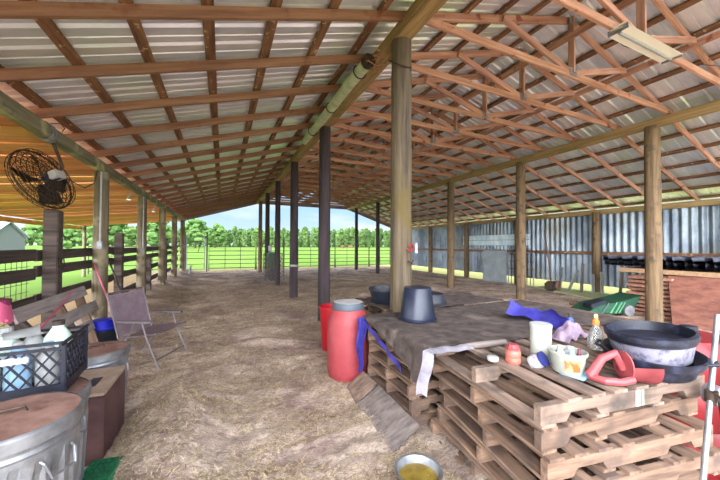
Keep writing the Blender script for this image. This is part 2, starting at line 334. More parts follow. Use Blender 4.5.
# loose straw: short flat stalks, uncountable
def straw(name, n, dens, label):
    P = []
    while len(P) < n:
        d = dens(); 
        if d: P.append(d)
    P = np.array(P); a = rng.uniform(0, PI, n); l = rng.uniform(.010, .036, n)*(1+P[:, 1]*.16); wd = rng.uniform(.0006, .0014, n)*(1+P[:, 1]*.25)
    z = np.array([gz(x, y) for x, y in P])+rng.uniform(.002, .016, n); dz = rng.normal(0, .10, n)*l
    cx, sx = np.cos(a)*l/2, np.sin(a)*l/2; nx, ny = -np.sin(a)*wd, np.cos(a)*wd
    X, Y = P[:, 0], P[:, 1]
    vs = np.stack([np.stack([X-cx-nx, Y-sx-ny, z-dz], 1), np.stack([X+cx-nx, Y+sx-ny, z+dz], 1), np.stack([X+cx+nx, Y+sx+ny, z+dz], 1), np.stack([X-cx+nx, Y-sx+ny, z-dz], 1)], 1).reshape(-1, 3)
    me = bpy.data.meshes.new(name); me.vertices.add(4*n); me.vertices.foreach_set('co', vs.ravel())
    me.loops.add(4*n); me.loops.foreach_set('vertex_index', np.arange(4*n)); me.polygons.add(n); me.polygons.foreach_set('loop_start', np.arange(n)*4); me.update()
    m = bpy.data.materials.new('straw_stalks'); m.use_nodes = True; t = m.node_tree; b = t.nodes['Principled BSDF']; b.inputs['Roughness'].default_value = .8
    ge = t.nodes.new('ShaderNodeNewGeometry'); r = t.nodes.new('ShaderNodeValToRGB'); t.links.new(ge.outputs['Random Per Island'], r.inputs[0]); t.links.new(r.outputs[0], b.inputs['Base Color'])
    r.color_ramp.elements[0].color = srgb((112, 90, 70)); r.color_ramp.elements[1].color = srgb((226, 208, 172)); q = r.color_ramp.elements.new(.5); q.color = srgb((180, 156, 124))
    me.materials.append(m); o = bpy.data.objects.new(name, me); COL.objects.link(o); return tag(o, label, 'straw', kind='stuff')
def dens1():
    y = 1.2+random.random()**1.5*11; x = random.uniform(-1.9, 2.4+y*.45)
    if x > 1.38 and y < 3: return None
    if x < -.68 and y < 3.6: return None
    return (x, y) if fbm(x, y, 1.3, 4) > -.35 else None
straw('loose_straw', 125000, dens1, 'loose hay and straw strewn over the barn floor')

# ------------------------------------------------------------------ roof metal
def metal_mat(name, c, c2, rough, metal, sc, stain=None):
    m = mat(name, c, rough, metal, c2=c2, scale=sc, lo=.4, hi=.6, c3=stain, sc3=.9, lo3=.5, hi3=.75); return m
roof_m = metal_mat('galvalume_roof_sheet', (216, 220, 234), (236, 239, 248), .28, .45, (.6, 3, 3), (206, 222, 206))
wall_m = metal_mat('galvanized_wall_sheet', (100, 110, 122), (150, 160, 168), .45, .4, (1.5, 1.5, .8), (120, 116, 104))
def rib_profile(y0, y1, per=.278, h=.026):
    P = []; y = y0
    while y < y1:
        P += [(y, 0), (y+per*.32, 0), (y+per*.34, .008), (y+per*.38, .008), (y+per*.40, 0), (y+per*.72, 0), (y+per*.77, h), (y+per*.85, h), (y+per*.93, 0)]; y += per
    return P
def roof_slope(xa, xb, name='ceiling'):
    mb = MB(); P = rib_profile(Y0-.3, Y1+.35); za, zb = ztop(xa)+.045, ztop(xb)+.045
    A = [mb.b.verts.new((xa, y, za+h)) for y, h in P]; B = [mb.b.verts.new((xb, y, zb+h)) for y, h in P]
    for i in range(len(P)-1): mb.b.faces.new((A[i], A[i+1], B[i+1], B[i]))
    return struct(mb.obj(name, roof_m))
roof_slope(-2.25, XC); roof_slope(XC, RX); roof_slope(RX, XR); roof_slope(XR, 11.6)
# purlins under the sheets
ORD = 'first second third fourth fifth sixth seventh eighth ninth tenth eleventh twelfth thirteenth fourteenth fifteenth sixteenth seventeenth eighteenth nineteenth twentieth twenty-first twenty-second twenty-third twenty-fourth'.split()
gp = 'stained purlins under the roof sheets'
for i, x in enumerate([-1.82, -1.26, -.70, -.14, .42, .98, 1.54, 2.12, 2.7, 3.28, 3.86, 4.44, 5.0, 5.58, 6.16, 6.74, 7.32, 7.9, 8.5, 9.1, 9.7, 10.3, 10.85, 11.4]):
    sl_ = (ztop(x+.01)-ztop(x-.01))/.02; up = V((-sl_, 0, 1))
    board('purlin', (x, Y0-.2, ztop(x)+.022), (x, Y1+.2, ztop(x)+.022), .095, .042, purlin_w, up=up)
    o = COL.objects[-1]; tag(o, 'stained wooden purlin beneath the metal roof sheets, '+ORD[i]+' counted from the left side beam', 'purlin', gp)
# rafters and trusses
for k in range(-3, 20):
    y = Y_R0+TS*k
    if y > Y1: break
    zc = lambda x: ztop(x)-.052
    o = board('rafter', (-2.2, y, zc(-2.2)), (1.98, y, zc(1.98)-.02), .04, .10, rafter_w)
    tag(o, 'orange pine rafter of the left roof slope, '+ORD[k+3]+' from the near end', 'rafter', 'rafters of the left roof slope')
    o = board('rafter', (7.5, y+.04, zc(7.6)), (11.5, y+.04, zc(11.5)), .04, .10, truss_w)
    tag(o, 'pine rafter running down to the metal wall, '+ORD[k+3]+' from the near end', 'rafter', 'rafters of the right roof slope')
    t = thing('roof_truss', 'salmon pine roof truss in the middle bay, '+ORD[k+3]+' from the near end'+(', with strip light' if k == -1 else ''), 'truss', (0, y, 0), 0, 'trusses over the middle bay')
    lo = (0, y, 0)
    board('bottom_chord', (XC+.13, y, 4.075), (XR+.1, y, 4.02), .04, .095, truss_w, t, ploc=lo)
    board('top_chord', (XC-.02, y+.04, ztop(XC)-.055), (RX, y+.04, RZ-.055), .04, .10, truss_w, t, ploc=lo)
    board('top_chord', (RX, y+.04, RZ-.055), (XR+.15, y+.04, ztop(XR+.15)-.055), .04, .10, truss_w, t, ploc=lo)
    board('king_post', (RX, y-.002, 4.07), (RX, y-.002, RZ-.03), .036, .09, truss_w, t, up=(0, 1, 0), ploc=lo)
    board('web', (RX-.04, y-.004, 4.08), (RX-1.42, y-.004, ztop(RX-1.42)-.07), .036, .09, truss_w, t, ploc=lo)
    board('web', (RX+.04, y-.004, 4.08), (RX+1.42, y-.004, ztop(RX+1.42)-.07), .036, .09, truss_w, t, ploc=lo)
    for (px, pz) in ((RX, RZ-.09), (RX, 4.08)):
        MB().box((px, -.026, pz), (.16, .004, .12)).obj('plate', dull, t)
for x, z, nm in ((RX, 4.62, 'on the king posts'), (RX+1.5, 4.42, 'on the right webs')):
    o = board('brace', (x-.03, Y0, z), (x-.03, Y1, z), .09, .04, truss_w, up=(1, 0, .3)); tag(o, 'long pine brace running through the trusses '+nm, 'brace')
# beams
o = board('beam', (XL-.02, Y0, 2.80), (XL-.02, Y1, 2.80), .11, .16, lbeam_w); tag(o, 'grey green timber beam over the left side posts', 'beam')
o = board('beam', (XC, Y0, 3.945), (XC, Y1, 3.945), .20, .15, beam_w); tag(o, 'thick tan timber beam over the centre posts', 'beam')
o = board('beam', (XR, Y0, 3.88), (XR, Y1, 3.88), .13, .165, beam_w); tag(o, 'long golden timber beam over the right row of posts', 'beam')
o = board('wall_plate', (XW, Y0, 2.62), (XW, Y1, 2.62), .06, .16, beam_w); tag(o, 'golden timber plate along the top of the metal wall', 'plate')
o = board('girt', (XW-.04, Y0, 1.28), (XW-.04, Y1, 1.28), .045, .11, purlin_w); tag(o, 'horizontal wooden rail halfway up the corrugated metal wall', 'rail')
fas = mat('mauve_fascia', (120, 104, 112), .7, c2=(140, 124, 128), scale=GX)
for (xa, xb, n_) in ((-2.2, XC, 'left roof slope'), (XR, 11.5, 'right roof slope')):
    o = board('fascia', (xa, Y1+.22, ztop(xa)-.11), (xb, Y1+.22, ztop(xb)-.11), .04, .18, fas); tag(o, 'dull mauve fascia board closing the far end of the '+n_, 'fascia')
o = board('fascia', (XC, Y1+.22, 4.03), (XR, Y1+.22, 3.98), .04, .2, fas); tag(o, 'dull mauve level fascia board across the far middle bay', 'fascia')

# ------------------------------------------------------------------ posts
def pole(name, label, x, y, r, h, m, z0=-.1, lean=(0, 0)):
    mb = MB(); pr = []
    n = 14
    for i in range(n+1):
        z = z0+(h-z0)*i/n; pr.append((r*(1.05-.1*i/n+.02*math.sin(i*2.1+x)), z))
    mb.lathe(pr, seg=20, close=True)
    o = mb.obj(name, m, smooth=True); o.location = (x, y, 0); o.rotation_euler = (lean[0], lean[1], x*3)
    return tag(o, label, 'post')
bay = 2.887; cy = [3.063+bay*k for k in range(6)]
clab = ['thick tan round post rising behind the black bucket and tarp', 'dark round post behind the red bucket and red barrel', 'dark round post with a band of wire near its base',
        'brown round post just in front of the leaning lattice panels', 'thin dark post behind the leaning lattice panels, by the green machine', 'farthest centre post carrying the end of the centre beam']
cm = [post_tan, post_backlit, post_backlit, post_backlit, post_backlit, post_brown]
for k, y in enumerate(cy): pole('barn_post', clab[k], XC+(.018 if k == 0 else 0), y, [.122, .118, .115, .1, .1, .1][k], 3.88, cm[k])
mb = MB().lathe([(.125, 0), (.128, .01), (.128, .05), (.125, .06)], (XC, cy[2], .88), seg=24); tag(mb.obj('wire_band', dull), 'grey wire band wrapped round the third centre post', 'band')
rl = ['golden brown round post beside the lumber stack on the right', 'round brown post in front of the metal wall with a long pole behind it', 'round brown post right of the main tan post, before the open wall bottom', None,
      'dark post at the far end, nearer of the two right posts against the sky', 'farthest right post against the field and sky']
for k in range(6):
    if k == 3: lab = 'round post of the right row standing hidden behind the main tan post'
    else: lab = rl[k]
    pole('barn_post', lab, XR, 3.063+bay*k+.05, .125 if k < 3 else .1, 3.83, post_brown if k < 4 else post_backlit)
wl = ['wall post nearest the camera end of the metal wall', 'thick wall post with small planks leaning round its foot', 'wall post hidden behind the round brown post', 'wall post left of the grey leaning gate panel', 'thin wall post at the far stretch of the metal wall', 'last wall post at the far corner of the metal wall']
for k in range(6): pole('wall_post', wl[k], XW-.2, 3.063+bay*k, .12, 2.6, post_brown)
ll = ['left side post behind the lawn chair with a white conduit', 'second left side post with a flood lamp and thin conduit', 'third left side post near the middle of the rail fence', 'fourth left side post near the far gate', 'last left side post beside the metal pipe gate']
ly = [6.53, 9.42, 12.3, 15.2, 18.1]
for k, y in enumerate([.756, 3.64]+ly):
    pole('side_post', ll[k-2] if k >= 2 else 'left side post next to the trash cans'+(' at the camera end' if k == 0 else ''), XL-.01, y, .105, 2.715, post_side)
fl = ['short square fence post with hanging rings left of the lawn chair', 'short square fence post with a pale cut face behind the lawn chair', 'short fence post between second and third side posts', 'short dark fence post before the far side posts', 'last short fence post at the far end of the rails']
for k, y in enumerate([5.22, 8.0, 10.9, 13.75, 16.6]):
    h = [1.93, 1.72, 1.2, 1.75, 1.3][k]; t = [.15, .14, .12, .12, .1][k]
    o = MB().box((0, 0, h/2-.05), (t, t, h+.1), bev=.01).obj('fence_post', fence_w); o.location = (XL-.12, y, 0); tag(o, fl[k], 'post')
    if k == 0:
        r_ = MB()
        for dy, sz in ((-.06, .05), (.05, .06)):
            r_.tube([(0, dy+sz*.6*math.cos(a), -sz*1.3+sz*1.3*math.sin(a)) for a in np.linspace(0, 2*PI, 13)], .007, 6)
        q = r_.obj('hanging_rings', dark_m); q.location = (XL-.03, 5.20, 1.32); tag(q, 'pair of dark metal rings hanging on the short fence post', 'rings')
# rails
rz = [1.36, 1.14, .79, .40]; nm4 = ['top', 'second', 'third', 'lowest']
segs = [(-1.0, 2.2), (2.2, 5.1), (5.1, 8.0), (8.0, 10.9), (10.9, 13.75), (13.75, 16.6), (16.6, 18.3)]
for i, z in enumerate(rz):
    t = thing('fence_rail', nm4[i]+' weathered rail of the board fence along the left side', 'rail', (0, 0, 0), 0, None)
    for (a, b) in segs: board('rail_board', (XL-.24, a+.01, z+random.uniform(-.02, .02)), (XL-.24, b-.01, z+random.uniform(-.02, .02)), .035, .14, fence_w, t)
wm = MB()
for y in np.arange(.5, 5.05, .10): wm.cone((XL-.27, y, .1), (XL-.27, y, 1.3), .0032, seg=4)
for z in np.arange(.12, 1.3, .10): wm.cone((XL-.268, .5, z), (XL-.268, 5.05, z), .0032, seg=4)
tag(wm.obj('wire_mesh', dark_m), 'dark welded wire mesh stretched behind the nearest fence rails', 'mesh')

# ------------------------------------------------------------------ lean-to on the left
lt = MB(); X2 = -6.1; yb = -.8; wb = .30
def lz(x): return 2.768+(x+1.99)*.102
while yb < 18.9:
    g_ = random.choice([.008, .012, .03]); dzb = random.choice([0, .012, .02])
    m0 = MB(); lt.prism([(-1.99, yb, lz(-1.99)+dzb), (-1.99, yb+wb-g_, lz(-1.99)+dzb), (X2, yb+wb-g_, lz(X2)+dzb), (X2, yb, lz(X2)+dzb)], (0, 0, .025)); yb += wb
tm = bpy.data.materials.new('orange_lean_to_boards'); tm.use_nodes = True; t_ = tm.node_tree; b_ = t_.nodes['Principled BSDF']; b_.inputs['Roughness'].default_value = .7
ge_ = t_.nodes.new('ShaderNodeNewGeometry'); r_ = t_.nodes.new('ShaderNodeValToRGB'); t_.links.new(ge_.outputs['Random Per Island'], r_.inputs[0])
r_.color_ramp.elements[0].color = srgb((190, 106, 60)); r_.color_ramp.elements[1].color = srgb((218, 156, 84)); q_ = r_.color_ramp.elements.new(.5); q_.color = srgb((208, 128, 76))
tc_ = t_.nodes.new('ShaderNodeTexCoord'); mp_ = t_.nodes.new('ShaderNodeMapping'); mp_.inputs['Scale'].default_value = (1.2, 22, 22); t_.links.new(tc_.outputs['Object'], mp_.inputs[0])
nn_ = t_.nodes.new('ShaderNodeTexNoise'); nn_.inputs['Scale'].default_value = 1; nn_.inputs['Detail'].default_value = 5; t_.links.new(mp_.outputs[0], nn_.inputs['Vector'])
mr_ = t_.nodes.new('ShaderNodeMapRange'); mr_.inputs[1].default_value = .3; mr_.inputs[2].default_value = .7; mr_.inputs[3].default_value = .72; mr_.inputs[4].default_value = 1.15; t_.links.new(nn_.outputs['Fac'], mr_.inputs[0])
hs_ = t_.nodes.new('ShaderNodeHueSaturation'); t_.links.new(mr_.outputs[0], hs_.inputs['Value']); t_.links.new(r_.outputs[0], hs_.inputs['Color']); t_.links.new(hs_.outputs[0], b_.inputs['Base Color'])
struct(lt.obj('ceiling', tm))
o = board('eave_board', (X2-.03, -.7, lz(X2)-.10), (X2-.03, 18.8, lz(X2)-.10), .04, .16, yellow_w); tag(o, 'yellow board along the outer eave of the left lean-to', 'board')
for k, y in enumerate([4.5, 11.5, 18.7]):
    o = pole('lean_to_post', ['outer lean-to post hidden left of view', 'outer lean-to post beyond the fence', 'far outer lean-to post'][k], X2+.1, y, .07, lz(X2), post_side)
# ------------------------------------------------------------------ metal wall
mb = MB(); P = []; y = Y0
while y < Y1: P += [(y+.19*i/8, .030-.030*math.cos(2*PI*i/8)) for i in range(8)]; y += .19
def wall_seg(z0, z1, name, m, ya=Y0, yb=Y1, off=0):
    mb = MB(); Q = [(y, h) for y, h in P if ya <= y <= yb]
    A = [mb.b.verts.new((XW+.03+off+h, y, z0)) for y, h in Q]; B = [mb.b.verts.new((XW+.03+off+h, y, z1)) for y, h in Q]
    for i in range(len(Q)-1): mb.b.faces.new((A[i], A[i+1], B[i+1], B[i]))
    return struct(mb.obj(name, m))
wall_seg(.22, 2.6, 'wall_right', wall_m)
pan = mat('pale_panel', (226, 236, 240), .5, c2=(176, 200, 208), scale=(4, 4, 2))
sp = MB()
sp.box((XW-.005, 10.3, 1.64), (.012, 3.7, .22)).box((XW-.005, 10.3, 1.88), (.012, 3.7, .22))
tag(sp.obj('wall_panel', pan), 'pale horizontal sheet fixed across the corrugated wall beyond the leaning gate', 'panel')

# ------------------------------------------------------------------ far pipe fence and gate
def pipe_panel(x0, x1, y, lab, h=1.42, n=5):
    t = thing('pipe_fence', lab, 'fence', ((x0+x1)/2, y, -.05)); wd = (x1-x0)/2-.03
    MB().tube([(-wd, 0, 0), (-wd, 0, h), (wd, 0, h), (wd, 0, 0)], .03).obj('frame', pipe_m, t)
    for i in range(n):
        MB().cone((-wd, 0, .15+i*(h-.15)/n), (wd, 0, .15+i*(h-.15)/n), .02, seg=8).obj('rail', pipe_m, t)
    for f in (-.33, .33): MB().cone((wd*f*1, 0, .1), (wd*f, 0, h), .018, seg=8).obj('stay', pipe_m, t)
xs = [-.75, 1.9, 4.5, 7.1, 9.7, 12.3, 15, 17.7]
pl = ['first from the gate', 'second from the gate', 'third from the gate, in the middle', 'fourth from the gate, by the right posts', 'fifth from the gate', 'beyond the far corner of the metal wall', 'farthest right beyond the metal wall']
for i in range(7): pipe_panel(xs[i], xs[i+1], 20.1, 'brown pipe fence panel across the far end, '+pl[i])
pipe_panel(-6.3, -2.1, 20.1, 'brown pipe fence panel left of the tall gate frame')
t = thing('pipe_gate', 'tall metal gate frame with a low barred gate at far left', 'gate', (-1.35, 19.4, -.05))
MB().tube([(-.52, 0, 0), (-.52, 0, 2.25), (.55, 0, 2.25), (.55, 0, 0)], .04).obj('frame', pipe_m, t)
MB().tube([(-.45, .0, .15), (-.45, .0, 2.0), (.42, .0, 2.0), (.42, .0, .15), (-.45, .0, .15)], .025).obj('gate_frame', dull, t)
for i in range(5): MB().cone((-.45, 0, .45+i*.32), (.42, 0, .45+i*.32), .018, seg=8).obj('bar', pipe_m, t)
MB().bar((.25, -.05, 1.7), (.1, -.05, 1.1), .02, .03).obj('latch', dark_m, t)

# ------------------------------------------------------------------ trees, house, cows
def tree_proto(seed, kind):
    r = random.Random(seed); t = thing('tree', 'x', 'tree'); h = 1.0
    MB().tube([(0, 0, 0), (r.uniform(-.02, .02), 0, .35), (0, 0, .8)], [.022, .018, .008], 6).obj('trunk', bark, t)
    mb = MB()
    for i in range(60 if kind else 110):
        zz = r.uniform(.18 if kind else .04, .92); rad = (.30 if kind else .16)*math.sin(PI*min(1, (zz+.1)/1.1)**1.1)**.7
        a = r.uniform(0, 2*PI); d = r.uniform(.15, 1)*rad; s_ = r.uniform(.05, .10) if kind else r.uniform(.028, .06)
        q = bmesh.ops.create_icosphere(mb.b, subdivisions=2, radius=s_, matrix=Matrix.Translation((d*math.cos(a), d*math.sin(a), zz)))
        for v in q['verts']: v.co += noise.noise_vector(v.co*40+V((seed, 0, 0)))*.04
    mb.obj('crown', leaf_b if kind else leaf_a, t, smooth=False); return t
protos = [tree_proto(i, False) for i in range(6)]
n = 0; gname = 'trees of the far treeline'; lab = 'hazy green tree in the dense treeline beyond the pasture'
used = set()
for row, (dist, cnt) in enumerate(((226, 62), (240, 62), (255, 62))):
    for i in range(cnt):
        a = -.62+1.62*(i+.5*(row % 2)+random.uniform(-.10, .10))/cnt
        x, yy = dist*math.sin(a)/max(math.cos(a-.35), .5), dist*math.cos(a)/max(math.cos(a-.35), .5)
        s_ = random.uniform(11.5, 15.2)*(1, 1.08, 1.2)[row]; pi = random.randrange(6); p = protos[pi]
        if pi not in used: used.add(pi); o = p; o.location = (x, yy, 0); o['label'] = lab; o['group'] = gname
        else: o = dup(p, (x, yy, 0), 0, lab, gname)
        o.scale = (s_*random.uniform(.92, 1.05), s_*random.uniform(.92, 1.05), s_); o.rotation_euler.z = random.uniform(0, 6)
for i, (x, y, h) in enumerate([(-66, 96, 12), (-54, 104, 11), (-46, 124, 13), (-40, 104, 10), (-33, 126, 13), (-28, 103, 10), (-21, 124, 12), (-17, 106, 10), (-10, 140, 12), (-80, 104, 13), (-3, 152, 11), (-29, 82, 5.5)]):
    p = tree_proto(50+i, True); p.location = (x, y, 0); p.scale = (h*1.4, h*1.4, h)
    p['label'] = ['round leafy tree standing behind the white roofed house', 'broad green tree right of the white roofed house'][i % 2] if i in (0, 1) else 'leafy green tree seen between the left side posts'
    if i not in (0, 1): p['group'] = 'trees left of the barn'
t = thing('farmhouse', 'small pale farmhouse with a white gabled metal roof behind the fence', 'house', (-39.5, 78, 0), -.35)
MB().box((0, 0, 1.3), (9, 6, 2.6)).obj('wall', house_w, t)
MB().prism([(-5, -3.4, 2.6), (5, -3.4, 2.6), (5, 0, 5.4), (-5, 0, 5.4)], (0, 0, .15)).prism([(-5, 3.4, 2.6), (5, 3.4, 2.6), (5, 0, 5.4), (-5, 0, 5.4)], (0, 0, .15)).obj('roof', house_r, t)
MB().prism([(-4.5, -3, 2.6), (-4.5, 3, 2.6), (-4.5, 0, 5.2)], (9, 0, 0)).obj('gable', house_w, t)
for xx in (-2.6, 1.8): MB().box((xx, -3.02, 1.5), (1, .08, 1.1)).obj('window', dark_m, t)
def cow(x, y, rz, lab):
    t = MB(); t.tube([(-.8, 0, 1.0), (-.5, 0, 1.05), (.2, 0, 1.05), (.7, 0, 1.12), (.95, 0, 1.2)], [.2, .36, .38, .33, .18], 10)
    t.tube([(.85, 0, 1.18), (1.15, 0, .95), (1.3, 0, .6), (1.42, 0, .42)], [.2, .15, .13, .08], 8)
    for xx in (-.62, .6):
        for yy in (-.2, .2): t.tube([(xx, yy, .95), (xx+.04, yy, .45), (xx, yy, 0)], [.13, .07, .05], 6)
    t.tube([(-.85, 0, 1.15), (-.98, 0, .8), (-.95, 0, .45)], [.04, .025, .03], 6)
    t.bar((1.1, -.2, 1.12), (1.1, .2, 1.12), .05, .1)
    o = t.obj('cow', cow_m, smooth=True); o.location = (x, y, -.06); o.rotation_euler.z = rz; tag(o, lab, 'cow')
cow(42.5, 112, .3, 'brown cow grazing in the far field, left one of the pair')
cow(46.5, 113, 2.8, 'brown cow grazing in the far field, right one of the pair')

# ------------------------------------------------------------------ pallets
def make_pallet(m, label, broken=()):
    t = thing('pallet', label, 'pallet')
    # origin: near left corner; stringers run along +X (1.22), boards along +Y (1.0)
    for y in (.02, .5, .98):
        pr = [(0, .016), (.16, .016), (.19, .055), (.36, .055), (.39, .016), (.83, .016), (.86, .055), (1.03, .055), (1.06, .016), (1.22, .016), (1.22, .106), (0, .106)]
        MB().prism([(a, y-.02, b) for a, b in pr], (0, .04, 0)).obj('stringer', m, t)
    for i in range(8):
        if i in broken: continue
        x = .055+i*(1.11/7); board('deck_board', (x, -.005, .115), (x, 1.005, .115), .094, .018, m, t)
    for x in (.05, .40, .82, 1.17): board('bottom_board', (x, -.003, .008), (x, 1.003, .008), .09, .016, m, t)
    return t
pA = make_pallet(pallet_w, 'x', (4,)); pB = make_pallet(pallet_g, 'x', (0,))
lv = ['bottom pallet', 'second pallet from the ground', 'third pallet from the ground', 'fourth pallet from the ground', 'fifth pallet from the ground', 'top pallet']
zt = .1242
specs = [(-5, 1.43, 1.02), (-8, 1.42, .99), (-10, 1.41, .95), (-9, 1.40, .97), (-6, 1.40, 1.0), (-7.6, 1.395, 1.0)]
first = {0: True, 1: True}
def place(proto, key, loc, rz, lab, grp):
    if first[key]: first[key] = False; proto.location = loc; proto.rotation_euler.z = rz; proto['label'] = lab; proto['group'] = grp; return proto
    return dup(proto, loc, rz, lab, grp)
for k, (a, x, y) in enumerate(specs):
    place(pB if k == 5 else pA, 1 if k == 5 else 0, (x, y, .003+k*zt), math.radians(a), lv[k]+' of the near stack holding buckets and tubs', 'near pallet stack').scale.x = .95 if k < 4 else 1
for k in range(6):
    o = dup(pA, (1.40+[0, .01, -.01, .02, 0, .01][k], 2.12, .003+k*zt), math.radians([0, 1, -1, .5, 0, 1][k]), lv[k]+' of the stack draped by the dark tarp', 'tarp covered pallet stack'); o.scale = (1, .8, 1)
for k in range(6): dup(pA, (2.74, 1.72+[0, .02, -.01][k % 3], .003+k*zt), 0, lv[k]+' of the stack under the right half of the tarp', 'right rear pallet stack')
for k in range(6): o = dup(pA, (1.74, 3.20, .003+k*zt), 0, lv[k]+' of the stack behind the thick tan post', 'rear pallet stack'); o.scale = (1, .85, 1)
MB().box((.66, -.0015, .062), (.035, .003, .085)).obj('white_tape', white_p, pB); MB().box((.695, -.0015, .062), (.018, .003, .085)).obj('green_tape', mat('pale_green_tape', (120, 150, 120), .6), pB)
ZT = 6*zt+.004
# tarp
def tarp_pt(x, y):
    """flat over the stacks; past the left edge or near edge of the rear stack it falls"""
    z = ZT+.006; 
    z += .012*max(0, fbm(x, y, 3, 2))+.014*max(0, fbm(x, y, 7, 8))*1.0
    return z
tb = MB()
def tf(u, v):
    # u: across X from the hanging left side to the right, v: from near edge to the rear
    y = 1.78+v*1.20+0.0*u
    over = .29*(1-v)**1.3+.012                      # hanging length of the left side
    L_ = over+1.36+0.0
    s = u*(L_+1.05)
    near = 1.78 if u < .45 else 1.78
    x = 1.375+s-over
    if s < over:
        hang = over-s; wv = .02*math.sin(y*19)+.012*math.sin(y*41)
        p = V((1.375-.012-.10*hang+wv*hang*3, y, ZT+.004-hang*.98))
        if v < .25: p.x -= .10*hang
        return p
    return V((x, y+.05*math.sin(x*5)*(1-v), tarp_pt(x, y)))
tb.grid(tf, 110, 60)
tag(tb.obj('tarp', tarp_m, smooth=True), 'wrinkled charcoal tarp draped over the rear pallet stacks', 'tarp')
tb2 = MB()
tb2.grid(lambda u, v: V((1.70+u*1.8+.05*math.sin(v*9), 3.02+v*.85+(.19 if u < .2 and v < .3 else 0)*0, tarp_pt(2+u*2, 3+v)+.004)), 50, 30)
tag(tb2.obj('tarp', tarp_m, smooth=True), 'charcoal tarp over the stack behind the tan post, under the rubber pans', 'tarp')
# white folded edge strip on the tarp's near side
tw = MB()
def twf(u, v):
    s = u*.74
    if s < .30: base = V((1.25+.2*s, 1.76+.01*math.sin(s*22), ZT-.28+s)); d = V((.05, -.06, 0))
    else: base = V((1.31+(s-.30)*.75, 1.76-(s-.30)*.12+.006*math.sin(s*24), ZT+.022+.006*math.sin(s*30))); d = V((.03, .11, 0))
    return base+d*(v-.5)*1.0+V((0, 0, .018*math.sin(v*PI)))
tw.grid(twf, 40, 6, thick=.004)
tag(tw.obj('tarp_edge', tarp_w, smooth=True), 'crumpled white folded hem hanging at the near corner of the tarp', 'hem')
rl_ = MB().tube([(1.60, 1.715, ZT+.03), (1.78, 1.69, ZT+.032), (1.95, 1.68, ZT+.03)], [.022, .024, .02], 10)
tag(rl_.obj('rolled_hem', grey_w, smooth=True), 'grey rolled edge of cloth lying along the tarp front', 'roll')
# blue tarp pieces
bt = MB(); bt.grid(lambda u, v: V((1.29+u*.10*(1-.45*v)+.012*math.sin(v*9), 2.94+.015*math.sin(u*16+v*5), ZT-.005-v*.56)), 12, 24, thick=.004)
tag(bt.obj('blue_tarp', tarp_b, smooth=True), 'narrow blue tarp hanging beside the red barrel', 'tarp')
bt = MB(); bt.grid(lambda u, v: V((1.352+.006*math.sin(u*23), 2.93-u*.75, ZT-.028-.22*u**1.2-v*.05)), 30, 3, thick=.004)
tag(bt.obj('blue_tarp', tarp_b, smooth=True), 'thin blue tarp strip showing below the dark tarp along the pallets', 'tarp')
bt = MB()
def bb(u, v):
    x = 2.62+.10*math.sin(u*3)+v*.22; y = 1.62+.64*u+v*.16*(1-u*.6)
    return V((x+.03*math.sin(v*8), y, ZT+.02+.05*u+.10*math.sin(PI*v)*(1+.25*math.sin(u*7))+.012*math.sin(u*19+v*4)))
bt.grid(lambda u, v: bb(u, v), 40, 14, thick=.004)
tag(bt.obj('blue_tarp', tarp_b, smooth=True), 'bunched blue tarp on top of the tarp behind the white tubs', 'tarp')
pg = MB(); pg.grid(lambda u, v: V((2.42+u*.3, 1.50+v*.20, ZT+.01+.13*math.sin(PI*u)*math.sin(PI*min(v+.1, 1))+.02*math.sin(u*17)*math.cos(v*13))), 20, 14, thick=.003)
tag(pg.obj('plastic_bag', mat('mauve_plastic_bag', (176, 150, 176), .4, c2=(200, 180, 196), scale=(20, 20, 20))), 'crumpled mauve plastic bag behind the white bucket', 'bag')

# ------------------------------------------------------------------ buckets, tubs and pans
def bucket(name, label, loc, r0, r1, h, m, inverted=False, handle=None, cat='bucket', seg=36, lip=.012, sx=1, sy=1, rz=0):
    t = thing(name, label, cat, loc, rz)
    pr = [(0, .004), (r0*.96, .004), (r0, .012), (r1, h-lip*2), (r1+lip, h-lip*2), (r1+lip, h), (r1-.004, h), (r0-.006, .02), (0, .018)]
    if inverted: pr = [(r, h-z) for r, z in pr]
    MB().lathe(pr, seg=seg, sx=sx, sy=sy).obj('body', m, t, smooth=True)
    if handle:
        MB().tube([((r1+lip)*math.cos(a)*sx, .01+(r1*.35)*math.sin(a), (h-.02 if not inverted else .02)+handle*math.sin(a)*r1) for a in np.linspace(0, PI, 17)], .004, 6).obj('handle', dark_m, t)
    return t
b_ = bucket('bucket', 'dark upturned bucket standing on the charcoal tarp', (1.80, 2.60, ZT+.016), .135, .175, .32, black_b, True)
b_.scale = (1, 1, 1)
bucket('feed_pan', 'black rubber feed pan left of the thick tan post', (1.93, 3.50, ZT+.016), .17, .21, .19, black_p, cat='pan')
bucket('feed_pan', 'low black rubber pan behind the dark upturned bucket', (2.46, 3.28, ZT+.012), .17, .20, .13, black_p, True, cat='pan')
bucket('bucket', 'bright red bucket behind the red barrel', (1.47, 4.25, .0), .15, .19, .62, redb, handle=None)
